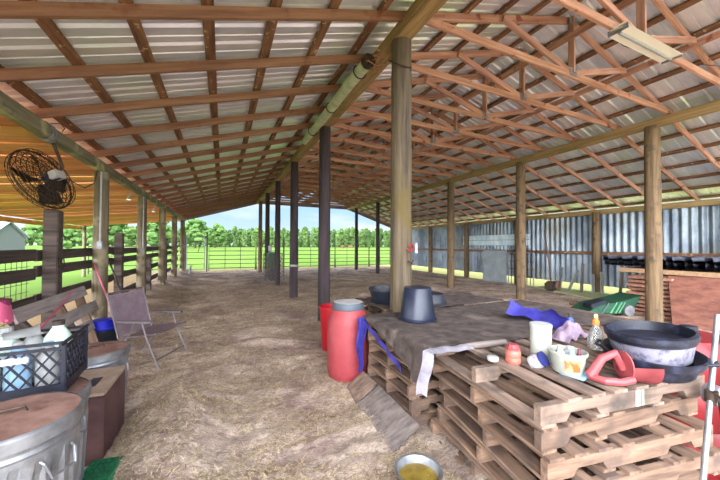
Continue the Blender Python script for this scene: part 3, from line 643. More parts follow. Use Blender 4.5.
# big tubs on near stack
t = thing('stock_tub', 'dusty grey splattered oval tub on top of the dark tub', 'tub', (2.42, 1.01, ZT+.075), math.radians(22)); t.rotation_euler = (math.radians(-4), 0, math.radians(22))
MB().lathe([(0, 0), (.225, 0), (.24, .01), (.272, .12), (.27, .125)], seg=48, sx=1, sy=.74).obj('body', tubgrey, t, smooth=True)
MB().lathe([(.266, .110), (.279, .112), (.282, .13), (.294, .134), (.296, .162), (.272, .168), (.235, .04), (0, .03)], seg=48, sx=1, sy=.74).obj('rim', tubdark, t, smooth=True)
t = thing('stock_tub', 'dark navy oval tub with a wide rim under the grey tub', 'tub', (2.42, 1.01, ZT+.001), math.radians(22))
MB().lathe([(0, 0), (.235, 0), (.25, .01), (.275, .07), (.305, .075), (.318, .115), (.305, .117), (.28, .085), (.24, .07), (.23, .022), (0, .02)], seg=48, sx=1, sy=.76).obj('body', tubdark, t, smooth=True)
for s_ in (-1, 1): MB().tube([(-.06, s_*.225, .095), (-.05, s_*.265, .105), (.05, s_*.265, .105), (.06, s_*.225, .095)], .010, 8).obj('handle', tubdark, t)
# red drum
t = thing('plastic_drum', 'large faded red plastic barrel with a dark screw lid beside the pallets', 'barrel', (1.33, 3.30, 0))
MB().lathe([(0, 0), (.19, 0), (.222, .03), (.235, .10), (.238, .45), (.235, .62), (.20, .74), (.165, .785), (.16, .80)], seg=40).obj('body', red_p, t, smooth=True)
lid = MB().lathe([(0, .775), (.178, .775), (.182, .78), (.182, .835), (.176, .845), (.168, .848), (0, .84)], seg=44).obj('lid', mat('slate_lid', (74, 82, 92), .5), t, smooth=True)
MB().lathe([(0, .842), (.160, .846), (.162, .852), (0, .852)], seg=40).obj('lid_top', mat('dusty_lid_top', (186, 184, 180), .6, c2=(160, 158, 158), scale=(9, 9, 9)), lid)
# jars and small things on the near stack
t = thing('jar', 'coral red ribbed jar with screw cap on the near pallet', 'jar', (1.72, 1.42, ZT))
MB().lathe([(0, 0), (.042, 0), (.046, .008), (.046, .03), (.043, .036), (.046, .042), (.046, .07), (.036, .085)], seg=28, close=True).obj('body', jar_red, t, smooth=True)
MB().lathe([(.04, .083), (.043, .085), (.043, .094), (.034, .098), (.03, .118), (0, .12)], seg=20, rib=(3, 4, 10, .0015)).obj('cap', red2, t)
t = thing('canister', 'tall cream cylindrical canister behind the jars on the near pallet', 'canister', (1.93, 1.38, ZT))
MB().lathe([(0, 0), (.060, 0), (.062, .006), (.064, .215), (.06, .222)], seg=28, close=True).obj('body', cream_p, t, smooth=True)
MB().lathe([(.0, .218), (.067, .218), (.067, .236), (.062, .240), (0, .238)], seg=28).obj('lid', white_p, t, smooth=True)
t = thing('jar', 'small white tilted jar with a blue lid beside the coral jar', 'jar', (1.80, 1.31, ZT+.035)); t.rotation_euler = (math.radians(52), math.radians(-25), .6)
MB().lathe([(0, -.04), (.04, -.04), (.042, -.035), (.042, .03), (.038, .034)], seg=24, close=True).obj('body', white_p, t, smooth=True)
MB().lathe([(0, .03), (.045, .03), (.045, .048), (0, .05)], seg=24).obj('lid', navy, t, smooth=True)
MB().lathe([(.0425, -.02), (.0432, -.018), (.0432, .012), (.0425, .014)], seg=24).obj('stripe', mat('mauve_print', (130, 116, 160), .5, c2=(206, 202, 212), scale=(40, 40, 20)), t)
t = thing('lid', 'small white round lid lying on the near pallet left of the coral jar', 'lid', (1.63, 1.50, ZT)); MB().lathe([(0, 0), (.034, 0), (.036, .004), (.036, .022), (.03, .026), (0, .025)], seg=24).obj('cap', white_p, t, smooth=True)
t = thing('pail', 'white pail with an orange label filled with small bottles', 'pail', (1.88, 1.175, ZT+.012))
MB().lathe([(0, 0), (.075, 0), (.08, .006), (.092, .105), (.100, .106), (.101, .12), (.094, .122), (.092, .116), (.076, .012), (0, .01)], seg=36).obj('body', cream_p, t, smooth=True)
def arc_patch(r, a0, a1, z0, z1, dr=0): return MB().grid(lambda u, v: V(((r+dr*v)*math.cos(a0+(a1-a0)*u), (r+dr*v)*math.sin(a0+(a1-a0)*u), z0+(z1-z0)*v)), 10, 2)
arc_patch(.0845, math.radians(-158), math.radians(-105), .022, .088, .0085).obj('label', orange, t)
for i, (dx, dy, m_, r_, h_) in enumerate([(-.035, .02, white_p, .026, .135), (.01, -.02, cyan, .02, .115), (.04, .02, white_p, .032, .12), (-.01, .045, cream_p, .022, .13), (.035, -.045, mat('dark_red_cap', (110, 40, 60), .5), .014, .12)]):
    q = thing('small_bottle', ['white bottle leaning at the left in the pail', 'pale blue bottle in the middle of the pail', 'wide white bottle at the right in the pail', 'cream bottle at the back of the pail', 'small dark red vial at the front of the pail'][i], 'bottle', (1.88+dx, 1.175+dy, ZT+.026), 0, 'bottles in the pail')
    q.rotation_euler = (.25*dy*20*.3, .35*dx*8, 0)
    MB().lathe([(0, 0), (r_, 0), (r_, h_*.7), (r_*.6, h_*.82), (r_*.6, h_)], seg=14, close=True).obj('body', m_, q, smooth=True)
tray = MB().box((0, 0, 0), (.15, .13, .01), bev=.004).obj('tray', cyan); tray.location = (1.90, 1.14, ZT+.006); tray.rotation_euler.z = .2; tag(tray, 'pale blue square tray beneath the white pail', 'tray')
t = thing('spray_bottle', 'clear plastic bottle with an orange nozzle beside the dark tub', 'bottle', (2.52, 1.37, ZT))
t.scale = (1.1, 1.1, 1.1)
MB().lathe([(0, 0), (.045, 0), (.048, .01), (.048, .07), (.03, .12), (.016, .15), (.016, .165)], seg=24, close=True).obj('body', glassm, t, smooth=True)
MB().lathe([(0, .158), (.02, .158), (.02, .185), (.013, .19), (.012, .205)], seg=18, close=True).obj('cap', mat('orange_cap', (226, 130, 60), .4), t)
MB().lathe([(0, .205), (.011, .205), (.012, .22), (.006, .228), (0, .228)], seg=14).obj('nozzle', mat('pale_yellow_tip', (246, 226, 140), .4), t)
t = thing('drench_bottle', 'blue and yellow upright squeeze bottle behind the bunched blue tarp', 'bottle', (2.78, 1.72, ZT+.01))
MB().lathe([(0, 0), (.03, 0), (.03, .10), (.02, .12)], seg=18, close=True).obj('body', mat('mid_blue', (52, 78, 150), .4), t, smooth=True)
MB().lathe([(0, .12), (.014, .12), (.014, .155), (0, .16)], seg=12).obj('cap', dark_m, t)
MB().box((-.034, 0, .05), (.018, .02, .09), bev=.004).obj('stripe', yellow, t)
# red plastic scoop: open shell with a bent handle
t = thing('feed_scoop', 'faded red plastic scoop with a looped handle lying before the tubs', 'scoop', (2.02, .985, ZT), math.radians(-28))
t.scale = (1.12, 1.12, 1.2)
def scf(u, v):
    a = math.radians(200)*(v-.5)+math.radians(-90); r = .062+.012*u
    return V((.02+.13*u, r*math.cos(a)*1.0, .075+r*math.sin(a)*1.05))
MB().grid(scf, 10, 20, thick=.004).obj('bowl', red2, t, smooth=True)
MB().tube([(.02, 0, .06), (-.02, 0, .13), (-.08, 0, .105), (-.12, 0, .045), (-.14, 0, .022)], [.018, .02, .02, .022, .024], 10).obj('handle', red2, t, smooth=True)
MB().lathe([(0, 0), (.066, 0), (.066, .006), (0, .008)], seg=24, rot=Matrix.Rotation(PI/2, 3, 'Y'), c=(.02, 0, .075)).obj('back', red2, t)
MB().tube([(-.14, 0, .022), (-.10, -.05, .02), (-.03, -.06, .02), (.03, -.05, .03)], .016, 8).obj('guard', red2, t, smooth=True)
# tape roll
t = thing('tape_roll', 'grey roll with a white label wedged on the pallet corner by the pipe', 'roll', (2.52, .775, ZT-.075)); t.rotation_euler = (PI/2, 0, -.15)
MB().lathe([(.02, -.03), (.055, -.03), (.055, .03), (.02, .03)], seg=28).obj('body', mat('grey_tape', (112, 104, 108), .6), t, smooth=False)
MB().box((0, .02, .031), (.05, .03, .002)).obj('label', white_p, t)

# right edge: red drum, pipe, board
t = thing('plastic_drum', 'deep red plastic drum behind the metal pipe at the right edge', 'barrel', (3.05, 1.12, 0))
MB().lathe([(0, 0), (.27, 0), (.29, .03), (.29, .28), (.277, .30), (.29, .32), (.29, .56), (.277, .58), (.29, .6), (.285, .82), (.25, .87), (0, .88)], seg=44).obj('body', red3, t, smooth=True)
MB().lathe([(.0, .88), (.05, .88), (.05, .915), (0, .92)], (.12, -.02, 0), seg=20).obj('cap', black_p, t)
t = thing('jack_pipe', 'slanting galvanized pipe with a dark clamp handle at the right edge', 'pipe', (0, 0, 0))
p0, p1 = V((2.06, .70, .02)), V((2.66, .80, 1.10))
MB().tube([p0, p0.lerp(p1, .5), p1], .013, 14).obj('pipe', galv, t, smooth=True)
q = p0.lerp(p1, .62); MB().tube([q+V((-.03, -.03, .04)), q+V((.0, -.04, -.02)), q+V((.045, -.035, -.16))], [.012, .014, .010], 8).obj('clamp_handle', dark_m, t)
MB().lathe([(.0, -.03), (.024, -.03), (.024, .03), (0, .03)], q, seg=16).obj('clamp', dark_m, t)
o = board('plank', (2.82, .76, .0), (2.90, .78, 1.0), .03, .13, grey_w, up=(0, 1, 0)); tag(o, 'grey upright board at the right edge beyond the pipe', 'board')

# boards on the ground and bowl
o = MB().prism([(1.13, 1.93, .02), (1.15, 2.62, .02), (1.385, 2.66, .13), (1.37, 1.97, .12)], (0.01, 0, .02)).obj('plank', grey_w); tag(o, 'wide grey plank leaning at the pallet foot, nearer the bowl', 'board')
o = MB().prism([(1.15, 2.65, .02), (1.21, 3.02, .02), (1.385, 3.02, .13), (1.385, 2.69, .13)], (0.01, 0, .02)).obj('plank', pallet_g); tag(o, 'short brown plank leaning between red barrel and grey plank', 'board')
t = thing('water_bowl', 'dented steel bowl of murky yellow water on the ground', 'bowl', (1.13, 1.62, .0))
t.scale = (1.08, 1.08, 1)
MB().lathe([(0, .004), (.09, .004), (.10, .012), (.128, .10), (.138, .104), (.138, .108), (.124, .106), (.096, .016), (0, .012)], seg=40).obj('bowl', galv, t, smooth=True)
MB().lathe([(0, .062), (.111, .062)], seg=40).obj('water', yliq, t)

# ------------------------------------------------------------------ left cans, crate, cabinet
def can(label, loc, r, h, rustlid=True):
    t = thing('trash_can', label, 'trash can', loc, .3)
    n = 12; pr = [(0, .01), (r*.84, .01), (r*.86, 0), (r*.87, .03), (r*.88, .08), (r*.885, .10)]+[(r*(.885+.085*i/8), .10+(h-.22)*i/8) for i in range(9)]+[(r*.97, h-.10), (r*.985, h-.09), (r*.97, h-.075), (r*.98, h-.02)]
    MB().lathe(pr, seg=96, rib=(6, 13, 20, r*.022)).obj('body', galv, t, smooth=False)
    l = MB().lathe([(r*.99, h-.055), (r*1.03, h-.055), (r*1.035, h-.01), (r*1.0, h), (r*.98, h+.002)], seg=64).obj('lid', galv, t, smooth=True)
    MB().lathe([(r*.985, h-.004), (r*.95, h-.006), (r*.55, h+.006), (0, h+.012)], seg=64).obj('lid_top', rust, l, smooth=True)
    MB().tube([(-.05, 0, h+.008), (-.045, 0, h+.03), (.045, 0, h+.03), (.05, 0, h+.008)], .006, 6).obj('lid_handle', dark_m, l)
    for a in (-.80, 2.1):
        M_ = Matrix.Rotation(a, 3, 'Z'); hh = MB(); pts = [(r*.965, -.06, h-.13), (r*1.04, -.058, h-.14), (r*1.12, -.045, h-.20), (r*1.12, .045, h-.20), (r*1.04, .058, h-.14), (r*.965, .06, h-.13)]
        hh.tube([M_ @ V(p) for p in pts], .006, 8).obj('handle', galv, t)
    return t
can('galvanized trash can with a rusty lid, nearest the camera', (-.80, 1.77, 0), .225, .78)
can('galvanized trash can beneath the milk crate', (-.915, 2.235, 0), .225, .69)
can('galvanized trash can with brown lid behind the brown cabinet', (-.975, 3.345, 0), .225, .60)
# cabinet
t = thing('cabinet', 'brown metal box with a beige slotted top beside the trash cans', 'cabinet', (-.865, 2.83, 0))
MB().box((0, 0, .245), (.31, .50, .49), bev=.008).obj('body', cab_m, t)
MB().box((0, 0, .503), (.325, .515, .022), bev=.006).obj('top', cab_t, t)
for dx in (-.06, .04): MB().box((dx, -.04, .514), (.06, .16, .004)).obj('slot', black_p, t)
MB().tube([(.02, -.262, .50), (.035, -.285, .40), (.0, -.275, .28), (-.06, -.27, .18)], .002, 6).obj('string', white_p, t)
# green crate on ground
def lattice_side(mb, p0, ux, uz, w, h, r=.004, nx=7, diamond=True):
    p0, ux, uz = V(p0), V(ux), V(uz)
    n_ = ux.cross(uz)
    st = w/nx
    segs_ = []
    if diamond:
        for i in range(-8, nx+8):
            for sgn in (1, -1):
                a = [i*st, 0]; b = [i*st+sgn*h*.75, h]
                # clip to [0,w]
                x0, x1 = a[0], b[0]
                t0, t1 = 0, 1
                dx = x1-x0
                for lim, lo_ in ((0, True), (w, False)):
                    tt = (lim-x0)/dx
                    if (dx > 0) == lo_: t0 = max(t0, tt)
                    else: t1 = min(t1, tt)
                if t0 < t1-.02: segs_.append(((x0+dx*t0, h*t0), (x0+dx*t1, h*t1)))
    else:
        for i in range(nx+1): segs_.append(((i*st, 0), (i*st, h)))
        for j in range(1, 4): segs_.append(((0, h*j/4), (w, h*j/4)))
    for (a, b) in segs_: mb.bar(p0+ux*a[0]+uz*a[1], p0+ux*b[0]+uz*b[1], r*2, r*2, up=n_)
def crate(name, label, loc, rz, w, d, h, m, diamond=True):
    t = thing(name, label, 'crate', loc, rz); x, y = w/2, d/2
    MB().box((0, 0, .006), (w, d, .012)).obj('base', m, t)
    for (p, u, L_) in (((-x, -y, .05), (1, 0, 0), w), ((-x, y, .05), (1, 0, 0), w), ((-x, -y, .05), (0, 1, 0), d), ((x, -y, .05), (0, 1, 0), d)):
        s_ = MB(); lattice_side(s_, p, u, (0, 0, 1), L_, h-.09, nx=7 if diamond else 9, diamond=diamond)
        P0 = V(p); c = P0+V(u)*L_/2
        dim = (L_, .012, 0) if u[0] else (.012, L_, 0)
        s_.box((c.x, c.y, .028), (dim[0], dim[1], .052)); s_.box((c.x, c.y, h-.035), (dim[0], dim[1], .014)); s_.box((c.x, c.y, h-.006), (dim[0]*1.02, dim[1]*1.3, .014))
        s_.obj('side', m, t)
    for sx in (-1, 1):
        for sy in (-1, 1): MB().box((sx*x, sy*y, h/2), (.022, .022, h), bev=.004).obj('corner', m, t)
    for sy in (-1, 1): MB().box((0, sy*y, h-.075), (.13, .018, .035), bev=.005).obj('handle', mat('pale_handle', (170, 168, 176), .5), t)
    return t
CX, CY, CZ = -.975, 2.31, .706
crate('milk_crate', 'navy milk crate with diamond lattice sides full of white jugs', (CX, CY, CZ), math.radians(4), .40, .36, .275, crate_p)
t = thing('plastic_crate', 'green plastic crate on the ground by the brown cabinet', 'crate', (-.665, 2.27, 0), math.radians(-8))
s_ = MB(); lattice_side(s_, (-.075, -.16, .15), (1, 0, 0), (0, 1, 0), .15, .32, r=.003, nx=5); lattice_side(s_, (-.075, -.16, .15), (1, 0, 0), (0, 1, 0), .15, .32, r=.003, nx=5, diamond=False)
s_.obj('lattice_top', green_p, t)
for sx in (-1, 1):
    MB().box((sx*.078, 0, .142), (.010, .33, .02)).box((sx*.078, 0, .075), (.005, .32, .13)).obj('side', green_p, t)
    MB().box((0, sx*.163, .142), (.16, .010, .02)).box((0, sx*.163, .075), (.155, .005, .13)).obj('side', green_p, t)
# jugs in crate
def jug(label, loc, r, h, capm, bm=None, rz=0):
    t = thing('jug', label, 'jug', loc, rz)
    MB().lathe([(0, 0), (r, 0), (r, h*.6), (r*.92, h*.72), (r*.5, h*.86), (r*.4, h*.88), (r*.4, h*.93)], seg=20, close=True).obj('body', bm or white_p, t, smooth=True)
    MB().lathe([(0, h*.92), (r*.45, h*.92), (r*.45, h), (0, h+.003)], seg=14).obj('cap', capm, t)
jl = ['white jug at the near left of the milk crate', 'white jug at the near middle of the milk crate', 'white jug at the near right of the milk crate', 'milky green domed bottle with a dark cap at the right of the crate', 'white jug at the rear left of the milk crate', 'white jug at the rear middle of the milk crate']
for i, (dx, dy, r, h, cm_, bm) in enumerate([(-.12, -.09, .055, .24, white_p, None), (0, -.09, .052, .26, white_p, cyan), (.12, -.09, .05, .25, cyan, None), (.10, .07, .065, .33, dark_m, mat('milky_green', (196, 222, 206), .4)), (-.12, .07, .06, .31, white_p, mat('pale_mint', (206, 226, 216), .4)), (-.01, .08, .055, .29, mat('lilac_cap', (200, 196, 222), .4), None)]):
    jug(jl[i], (CX+dx, CY+dy, CZ+.014), r, h, cm_, bm)
t = thing('feed_scoop', 'white plastic scoop lying across the jugs in the crate', 'scoop', (CX-.03, CY+.0, CZ+.285), .5)
MB().grid(lambda u, v: V((.14*(u-.5), .045*math.cos(PI*v), .045*math.sin(PI*v)*(.6+.4*u))), 8, 12, thick=.003).obj('bowl', white_p, t, smooth=True)
MB().tube([(-.07, 0, .02), (-.12, 0, .03)], .008).obj('handle', white_p, t)

# weathered leaning pallet bench at the left
t = thing('leaning_pallet', 'grey weathered slatted pallet leaning against the left fence', 'pallet', (0, 0, 0))
A1, B1, A2, B2, A3, B3 = V((-1.62, 3.61, .87)), V((-1.72, 5.42, .86)), V((-1.50, 3.75, .70)), V((-1.60, 5.44, .65)), V((-1.42, 3.90, .54)), V((-1.49, 4.95, .49))
bench_w = mat('silvery_bench_wood', (136, 126, 124), .85, c2=(178, 166, 160), scale=(2, 24, 24), bump=.6)
for a, b in ((A1, B1), (A2, B2), (A3, B3)): board('slat', a, b, .02, .13, bench_w, t, up=(-.35, 0, 1))
for s_ in (.04, .55, .95): board('stringer', A1.lerp(B1, s_)+V((-.07, 0, .03)), A3.lerp(B3, s_)+V((.05, 0, -.28)), .05, .09, pallet_w if s_ > .1 else fence_w, t, up=(1, 0, .35))
t = thing('pink_tote', 'pink and maroon bag resting on the leaning pallet at far left', 'bag', (-1.62, 3.42, .88), .3)
MB().grid(lambda u, v: V((.08*math.cos(2*PI*u)*(1-.3*v), .10*math.sin(2*PI*u)*(1-.3*v), .15*v+.02*math.sin(u*19))), 20, 8).box((0, 0, .01), (.12, .16, .02)).obj('body', pink_p, t, smooth=True)
MB().lathe([(0, .12), (.06, .12), (.07, .17), (0, .19)], seg=14).obj('top', mat('maroon_cloth', (110, 44, 66), .8), t)
o = MB().cone((-1.35, 3.35, .80), (-1.66, 4.9, .93), .008, seg=8).obj('rod', pink_p); tag(o, 'thin pink rod lying across the leaning pallet', 'rod')

# blue bucket on black bin
bucket('storage_bin', 'black bin on the ground left of the lawn chair', (-1.46, 5.22, .12), .16, .18, .24, black_p, cat='bin')
bucket('bucket', 'bright blue upturned bucket sitting on the black bin', (-1.46, 5.22, .365), .13, .17, .12, blue_p, True)
bucket('bucket', 'black bucket under the front of the lawn chair', (-1.22, 4.62, .02), .10, .13, .17, black_p)

# lawn chair
fw = V((.9, -.436, 0)); ws = V((.436, .9, 0)); ang = math.atan2(fw.y, fw.x)
t = thing('lawn_chair', 'folding lawn chair with mauve fabric facing right on the hay', 'chair', (-.80, 4.72, .02), ang)
t.scale = (1.06, 1.08, 1.0)
# local: +x forward, y left/right
sw = .255
MB().grid(lambda u, v: V((-.20+.42*u, -sw+2*sw*v, .36+.05*u-.02*math.sin(PI*v))), 8, 8, thick=.008).obj('seat', sling, t, smooth=True)
MB().grid(lambda u, v: V((-.22-.12*u, -sw+2*sw*v, .36+.50*u)), 8, 8, thick=.008).obj('backrest', sling, t, smooth=True)
for s_ in (-1, 1):
    y = s_*(sw+.012)
    MB().tube([(-.35, y, .88), (-.21, y, .345), (.23, y, .41)], .011).obj('side_rail', chair_m, t, smooth=True)
    MB().tube([(.26, y, 0), (.12, y, .34), (.06, y, .54)], .011).obj('leg', chair_m, t, smooth=True)
    MB().tube([(-.34, y, 0), (-.10, y, .36), (-.02, y, .54)], .011).obj('leg', chair_m, t, smooth=True)
    MB().box((-.02, y, .55), (.40, .06, .022), bev=.006).obj('armrest', chair_m, t)
MB().tube([(-.35, -sw-.012, .88), (-.35, sw+.012, .88)], .011).obj('top_rail', chair_m, t)
MB().tube([(.22, -sw-.012, .09), (.22, sw+.012, .09)], .009).obj('stretcher', chair_m, t)
# poles leaning by the post
o = MB().cone((-1.42, 5.95, .05), (-1.90, 6.35, 1.15), .012, seg=8).obj('handle_pole', pink_p); tag(o, 'thin red pole leaning left of the lawn chair back', 'pole')
o = MB().cone((-1.50, 6.9, .05), (-2.02, 7.4, 1.26), .016, seg=8).obj('handle_pole', dark_m); tag(o, 'dark pole leaning behind the lawn chair', 'pole')
o = MB().tube([(-1.45, 17.0, .1), (-1.4, 17.0, .45), (-1.36, 17.0, .5)], .05, 10).obj('pvc_pipe', white_p); tag(o, 'short white pipe standing in the hay near the far gate', 'pipe')
for (x, y, z, ry, lab) in ((XL+.02, 6.53-.13, 1.9, 0, 'white conduit running down the first left side post'), (XL+.04, 9.42-.125, 1.75, 0, 'thin conduit running down the second left side post')):
    t = thing('conduit', lab, 'conduit', (x, y, 0)); MB().cone((0, 0, z-.35), (0, 0, 2.7), .014, seg=8).obj('pipe', white_p, t); MB().box((0, -.01, z-.42), (.07, .05, .13), bev=.006).obj('outlet_box', galv, t)

# ------------------------------------------------------------------ fan
t = thing('barn_fan', 'round black wire cage fan hanging under the left beam', 'fan', (-2.04, 5.07, 2.29))
vv = (F_-R_*1.04+U_*.2).normalized(); rr_ = (R_-vv*R_.dot(vv)).normalized(); uu_ = rr_.cross(vv)
ax = (-vv*.55+rr_*.76+uu_*.34).normalized(); Q = ax.to_track_quat('Z', 'Y').to_matrix()
g_ = MB(); RF = .37
def ring(mb, r, z, rr=.0045, n=48): mb.tube([Q @ V((r*math.cos(a), r*math.sin(a), z)) for a in np.linspace(0, 2*PI, n+1)], rr, 5)
for i, r in enumerate([.07, .14, .21, .28, .33, .37]): ring(g_, r, .09*math.sqrt(max(0, 1-(r/.42)**2))+.02); ring(g_, r, -.08*math.sqrt(max(0, 1-(r/.42)**2))-.02)
ring(g_, RF+.005, 0, .012)
for i in range(36):
    a = 2*PI*i/36
    for sg in (1, -1): g_.tube([Q @ V((r*math.cos(a+r*.5), r*math.sin(a+r*.5), sg*(.09*math.sqrt(max(0, 1-(r/.42)**2))+.02))) for r in (.05, .14, .23, .31, .37)], .0035, 4)
g_.obj('cage', dark_m, t)
for k in range(4):
    def bf(u, v, k=k):
        a = k*PI/2+(v-.5)*(.95-.25*u); r = .06+.27*u
        return Q @ V((r*math.cos(a), r*math.sin(a), (v-.5)*.10))
    MB().grid(bf, 6, 6, thick=.003).obj('blade', dark_m, t, smooth=True)
MB().cone(Q @ V((0, 0, .03)), Q @ V((0, 0, .20)), .06, .055, 20).obj('motor', mat('navy_motor', (40, 50, 76), .4), t, smooth=True)
MB().box(Q @ V((0, 0, .17)), (.13, .10, .11), rot=Q, bev=.01).obj('label_box', mat('dusty_white_label', (170, 166, 160), .6), t)
MB().tube([Q @ V((0, 0, .16)), Q @ V((0, 0, .16))+V((.06, 0, .12)), V((.14, -.15, .45))], .018, 8).obj('bracket', dark_m, t)
MB().tube([Q @ V((0, 0, .18)), V((.16, .3, .06)), V((.18, .7, .03)), V((.20, 1.0, .16)), V((.16, 1.25, .42))], .007, 6).obj('cord', dark_m, t)
t = thing('junction_coil', 'coil of pale wire wrapped round the left beam near the fan', 'wire', (XL-.02, 4.72, 2.80))
MB().tube([(.085*math.cos(a), -.06+a*.006, .105*math.sin(a)) for a in np.linspace(0, 2*PI*4, 60)], .006, 6).obj('coil', dull, t)
MB().tube([(.05, .0, .10), (.10, .1, .14), (.1, .2, .12), (.07, .22, .08)], .005, 6).obj('loose_end', dark_m, t)
# flood lamps
for y, lab in ((8.9, 'small flood lamp on the outside of the left beam near second side post'), (11.8, 'small flood lamp on the left beam near third side post')):
    t = thing('flood_lamp', lab, 'lamp', (XL-.14, y, 2.64)); MB().tube([(.06, 0, .10), (.0, 0, .06), (-.04, 0, .0)], .012).obj('arm', white_p, t); MB().lathe([(.02, 0), (.03, -.05), (.055, -.10)], (-.04, 0, .01), seg=16).obj('shade', white_p, t); MB().lathe([(0, -.102), (.05, -.098)], (-.04, 0, .01), seg=16).obj('bulb', lampm, t)
# fluorescent strip
t = thing('strip_light', 'long white fluorescent strip light fixed under a roof truss', 'lamp', (4.70, 1.97, 3.955), 0); t.rotation_euler = (0, .01, 0)
MB().prism([(-.62, -.06, .06), (-.62, .06, .06), (-.62, .11, 0), (-.62, -.11, 0)], (1.24, 0, 0)).obj('housing', tube_m, t)
MB().cone((-.58, 0, -.015), (.58, 0, -.015), .018, seg=12).obj('tube', white_p, t)
for s_ in (-1, 1): MB().box((s_*.61, 0, .01), (.02, .2, .06)).obj('end_cap', dull, t)
o = MB().tube([(4.2, 2.1, 4.05), (5.1, 2.4, 4.32), (6.0, 2.2, 4.2), (7.2, 1.6, 4.05)], .005, 6).obj('cable', dark_m); tag(o, 'thin dark cable sagging between trusses above the strip light', 'cable')
# rolled sleeve along centre beam
t = thing('rolled_curtain', 'pale green rolled sheet strapped along the left of the centre beam', 'roll', (0, 0, 0))
X_ = XC-.19
MB().tube([(X_, 3.55, 3.86), (X_-.01, 4.2, 3.86), (X_, 5.2, 3.855), (X_, 6.9, 3.86)], [.075, .08, .078, .07], 16).obj('roll', pvc, t, smooth=True)
MB().tube([(X_, 3.50, 3.86), (X_, 3.57, 3.86)], .088, 16).obj('torn_end', dark_m, t)
for y in (3.8, 5.0, 6.2): MB().tube([(X_+.09*math.cos(a), y, 3.86+.09*math.sin(a)) for a in np.linspace(0, 2*PI, 20)], .008, 6).obj('strap', dark_m, t)
r_ = MB()
for i in range(14):
    p = V((XC-.1+random.uniform(-.08, .1), 3.2+random.uniform(0, .5), 3.85+random.uniform(-.05, .05))); r_.tube([p, p+V((random.uniform(-.12, .12), random.uniform(-.1, .1), random.uniform(-.12, .03))), p+V((random.uniform(-.16, .16), random.uniform(-.1, .1), random.uniform(-.1, .06)))], .006, 5)
tag(r_.obj('frayed_rope', mat('frayed_twine', (176, 128, 96), .9)), 'frayed twine knotted round the centre beam above the tan post', 'rope')
r_ = MB().tube([(XC+.13*math.cos(a), cy[0]+.13*math.sin(a), 3.62+.10*math.sin(a)) for a in np.linspace(0, 2*PI, 24)], .009, 6); tag(r_.obj('rope', dark_m), 'dark rope looped round the top of the tan post', 'rope')
# clip and hook on tan post
t = thing('lead_clip', 'red cord with a white clip hanging on the tan post', 'cord', (XC-.02, cy[0]-.135, 1.47)); t.rotation_euler.z = -.4
MB().tube([(.05, 0, .02), (.09, -.01, .05), (.10, -.01, 0), (.06, -.01, -.04), (.03, -.01, .0)], .008, 6).obj('cord', redb, t); MB().box((.13, -.01, -.0), (.025, .02, .11), bev=.005).obj('clip', white_p, t)
o = MB().tube([(XC+.03, cy[0]-.13, 1.33), (XC+.06, cy[0]-.16, 1.30), (XC+.10, cy[0]-.13, 1.33)], .01, 6).obj('hook', dark_m); tag(o, 'small black hook on the tan post below the red cord', 'hook')

# ------------------------------------------------------------------ mid distance lattice panels and machine
for k, (x, y, lab) in enumerate(((1.55, 12.05, 'wire lattice panel leaning on the brown post, front one'), (1.60, 12.5, 'wire lattice panel leaning behind the front lattice panel'))):
    t = thing('lattice_panel', lab, 'panel', (x+.20, y, .02), .05 if k == 0 else -.1); t.scale = (.8, 1, 1); t.rotation_euler.x = -.10
    s_ = MB(); lattice_side(s_, (-.42, 0, .05), (1, 0, 0), (0, 0, 1), .95, 1.05, r=.010, nx=8); s_.obj('lattice', fence_w if k else grey_w, t)
    MB().tube([(-.45, 0, 0), (-.40, 0, 1.15), (.55, 0, 1.15), (.55, 0, 0), (-.45, 0, 0)], .02).obj('frame', grey_w, t)
t = thing('machine', 'tall green machine with a dark frame behind the lattice panels', 'machine', (1.92, 13.5, 0))
MB().box((0, 0, .75), (.35, .5, .9), bev=.06).obj('body', green_p, t); MB().tube([(-.3, -.3, 0), (-.3, -.3, 1.75), (.45, -.3, 1.8), (.45, -.3, 0)], .03).obj('frame', dark_m, t)
MB().lathe([(.12, -.05), (.25, -.05), (.25, .05), (.12, .05)], (0, -.3, .25), seg=20, rot=Matrix.Rotation(PI/2, 3, 'X')).obj('wheel', black_p, t); MB().box((-.12, -.31, 1.35), (.14, .03, .2)).obj('panel', white_p, t)

# ------------------------------------------------------------------ along the metal wall
t = thing('gate_panel', 'grey sheet metal gate leaning against the metal wall', 'gate', (10.1, 9.2, 0), math.radians(-78))
MB().box((0, 0, .68), (.95, .02, 1.25)).obj('sheet', mat('grey_sheet', (122, 128, 132), .4, .5, c2=(142, 148, 150), scale=(3, 3, 3)), t)
MB().tube([(-.5, 0, .03), (-.5, 0, 1.33), (.5, 0, 1.33), (.5, 0, .03), (-.5, 0, .03)], .02).obj('frame', dull, t)
t = thing('wire_cage', 'dark wire rack beside the grey gate panel', 'rack', (10.35, 8.2, 0), math.radians(-84)); s_ = MB(); lattice_side(s_, (-.5, 0, .05), (1, 0, 0), (0, 0, 1), 1.0, 1.15, r=.009, nx=8, diamond=False); s_.obj('grille', dark_m, t)
MB().tube([(-.5, 0, 0), (-.5, 0, 1.25), (.5, 0, 1.25), (.5, 0, 0)], .02).obj('frame', dull, t)
o = MB().tube([(0, .32*math.cos(a), .32*math.sin(a)*.6) for a in np.linspace(0, PI, 16)], .06, 8).obj('hose_coil', dark_m); o.location = (10.37, 8.3, 1.16); tag(o, 'dark looped hose resting over the wire rack', 'hose')
t = thing('shovel', 'long handled tool leaning against the metal wall behind the brown post', 'tool', (0, 0, 0))
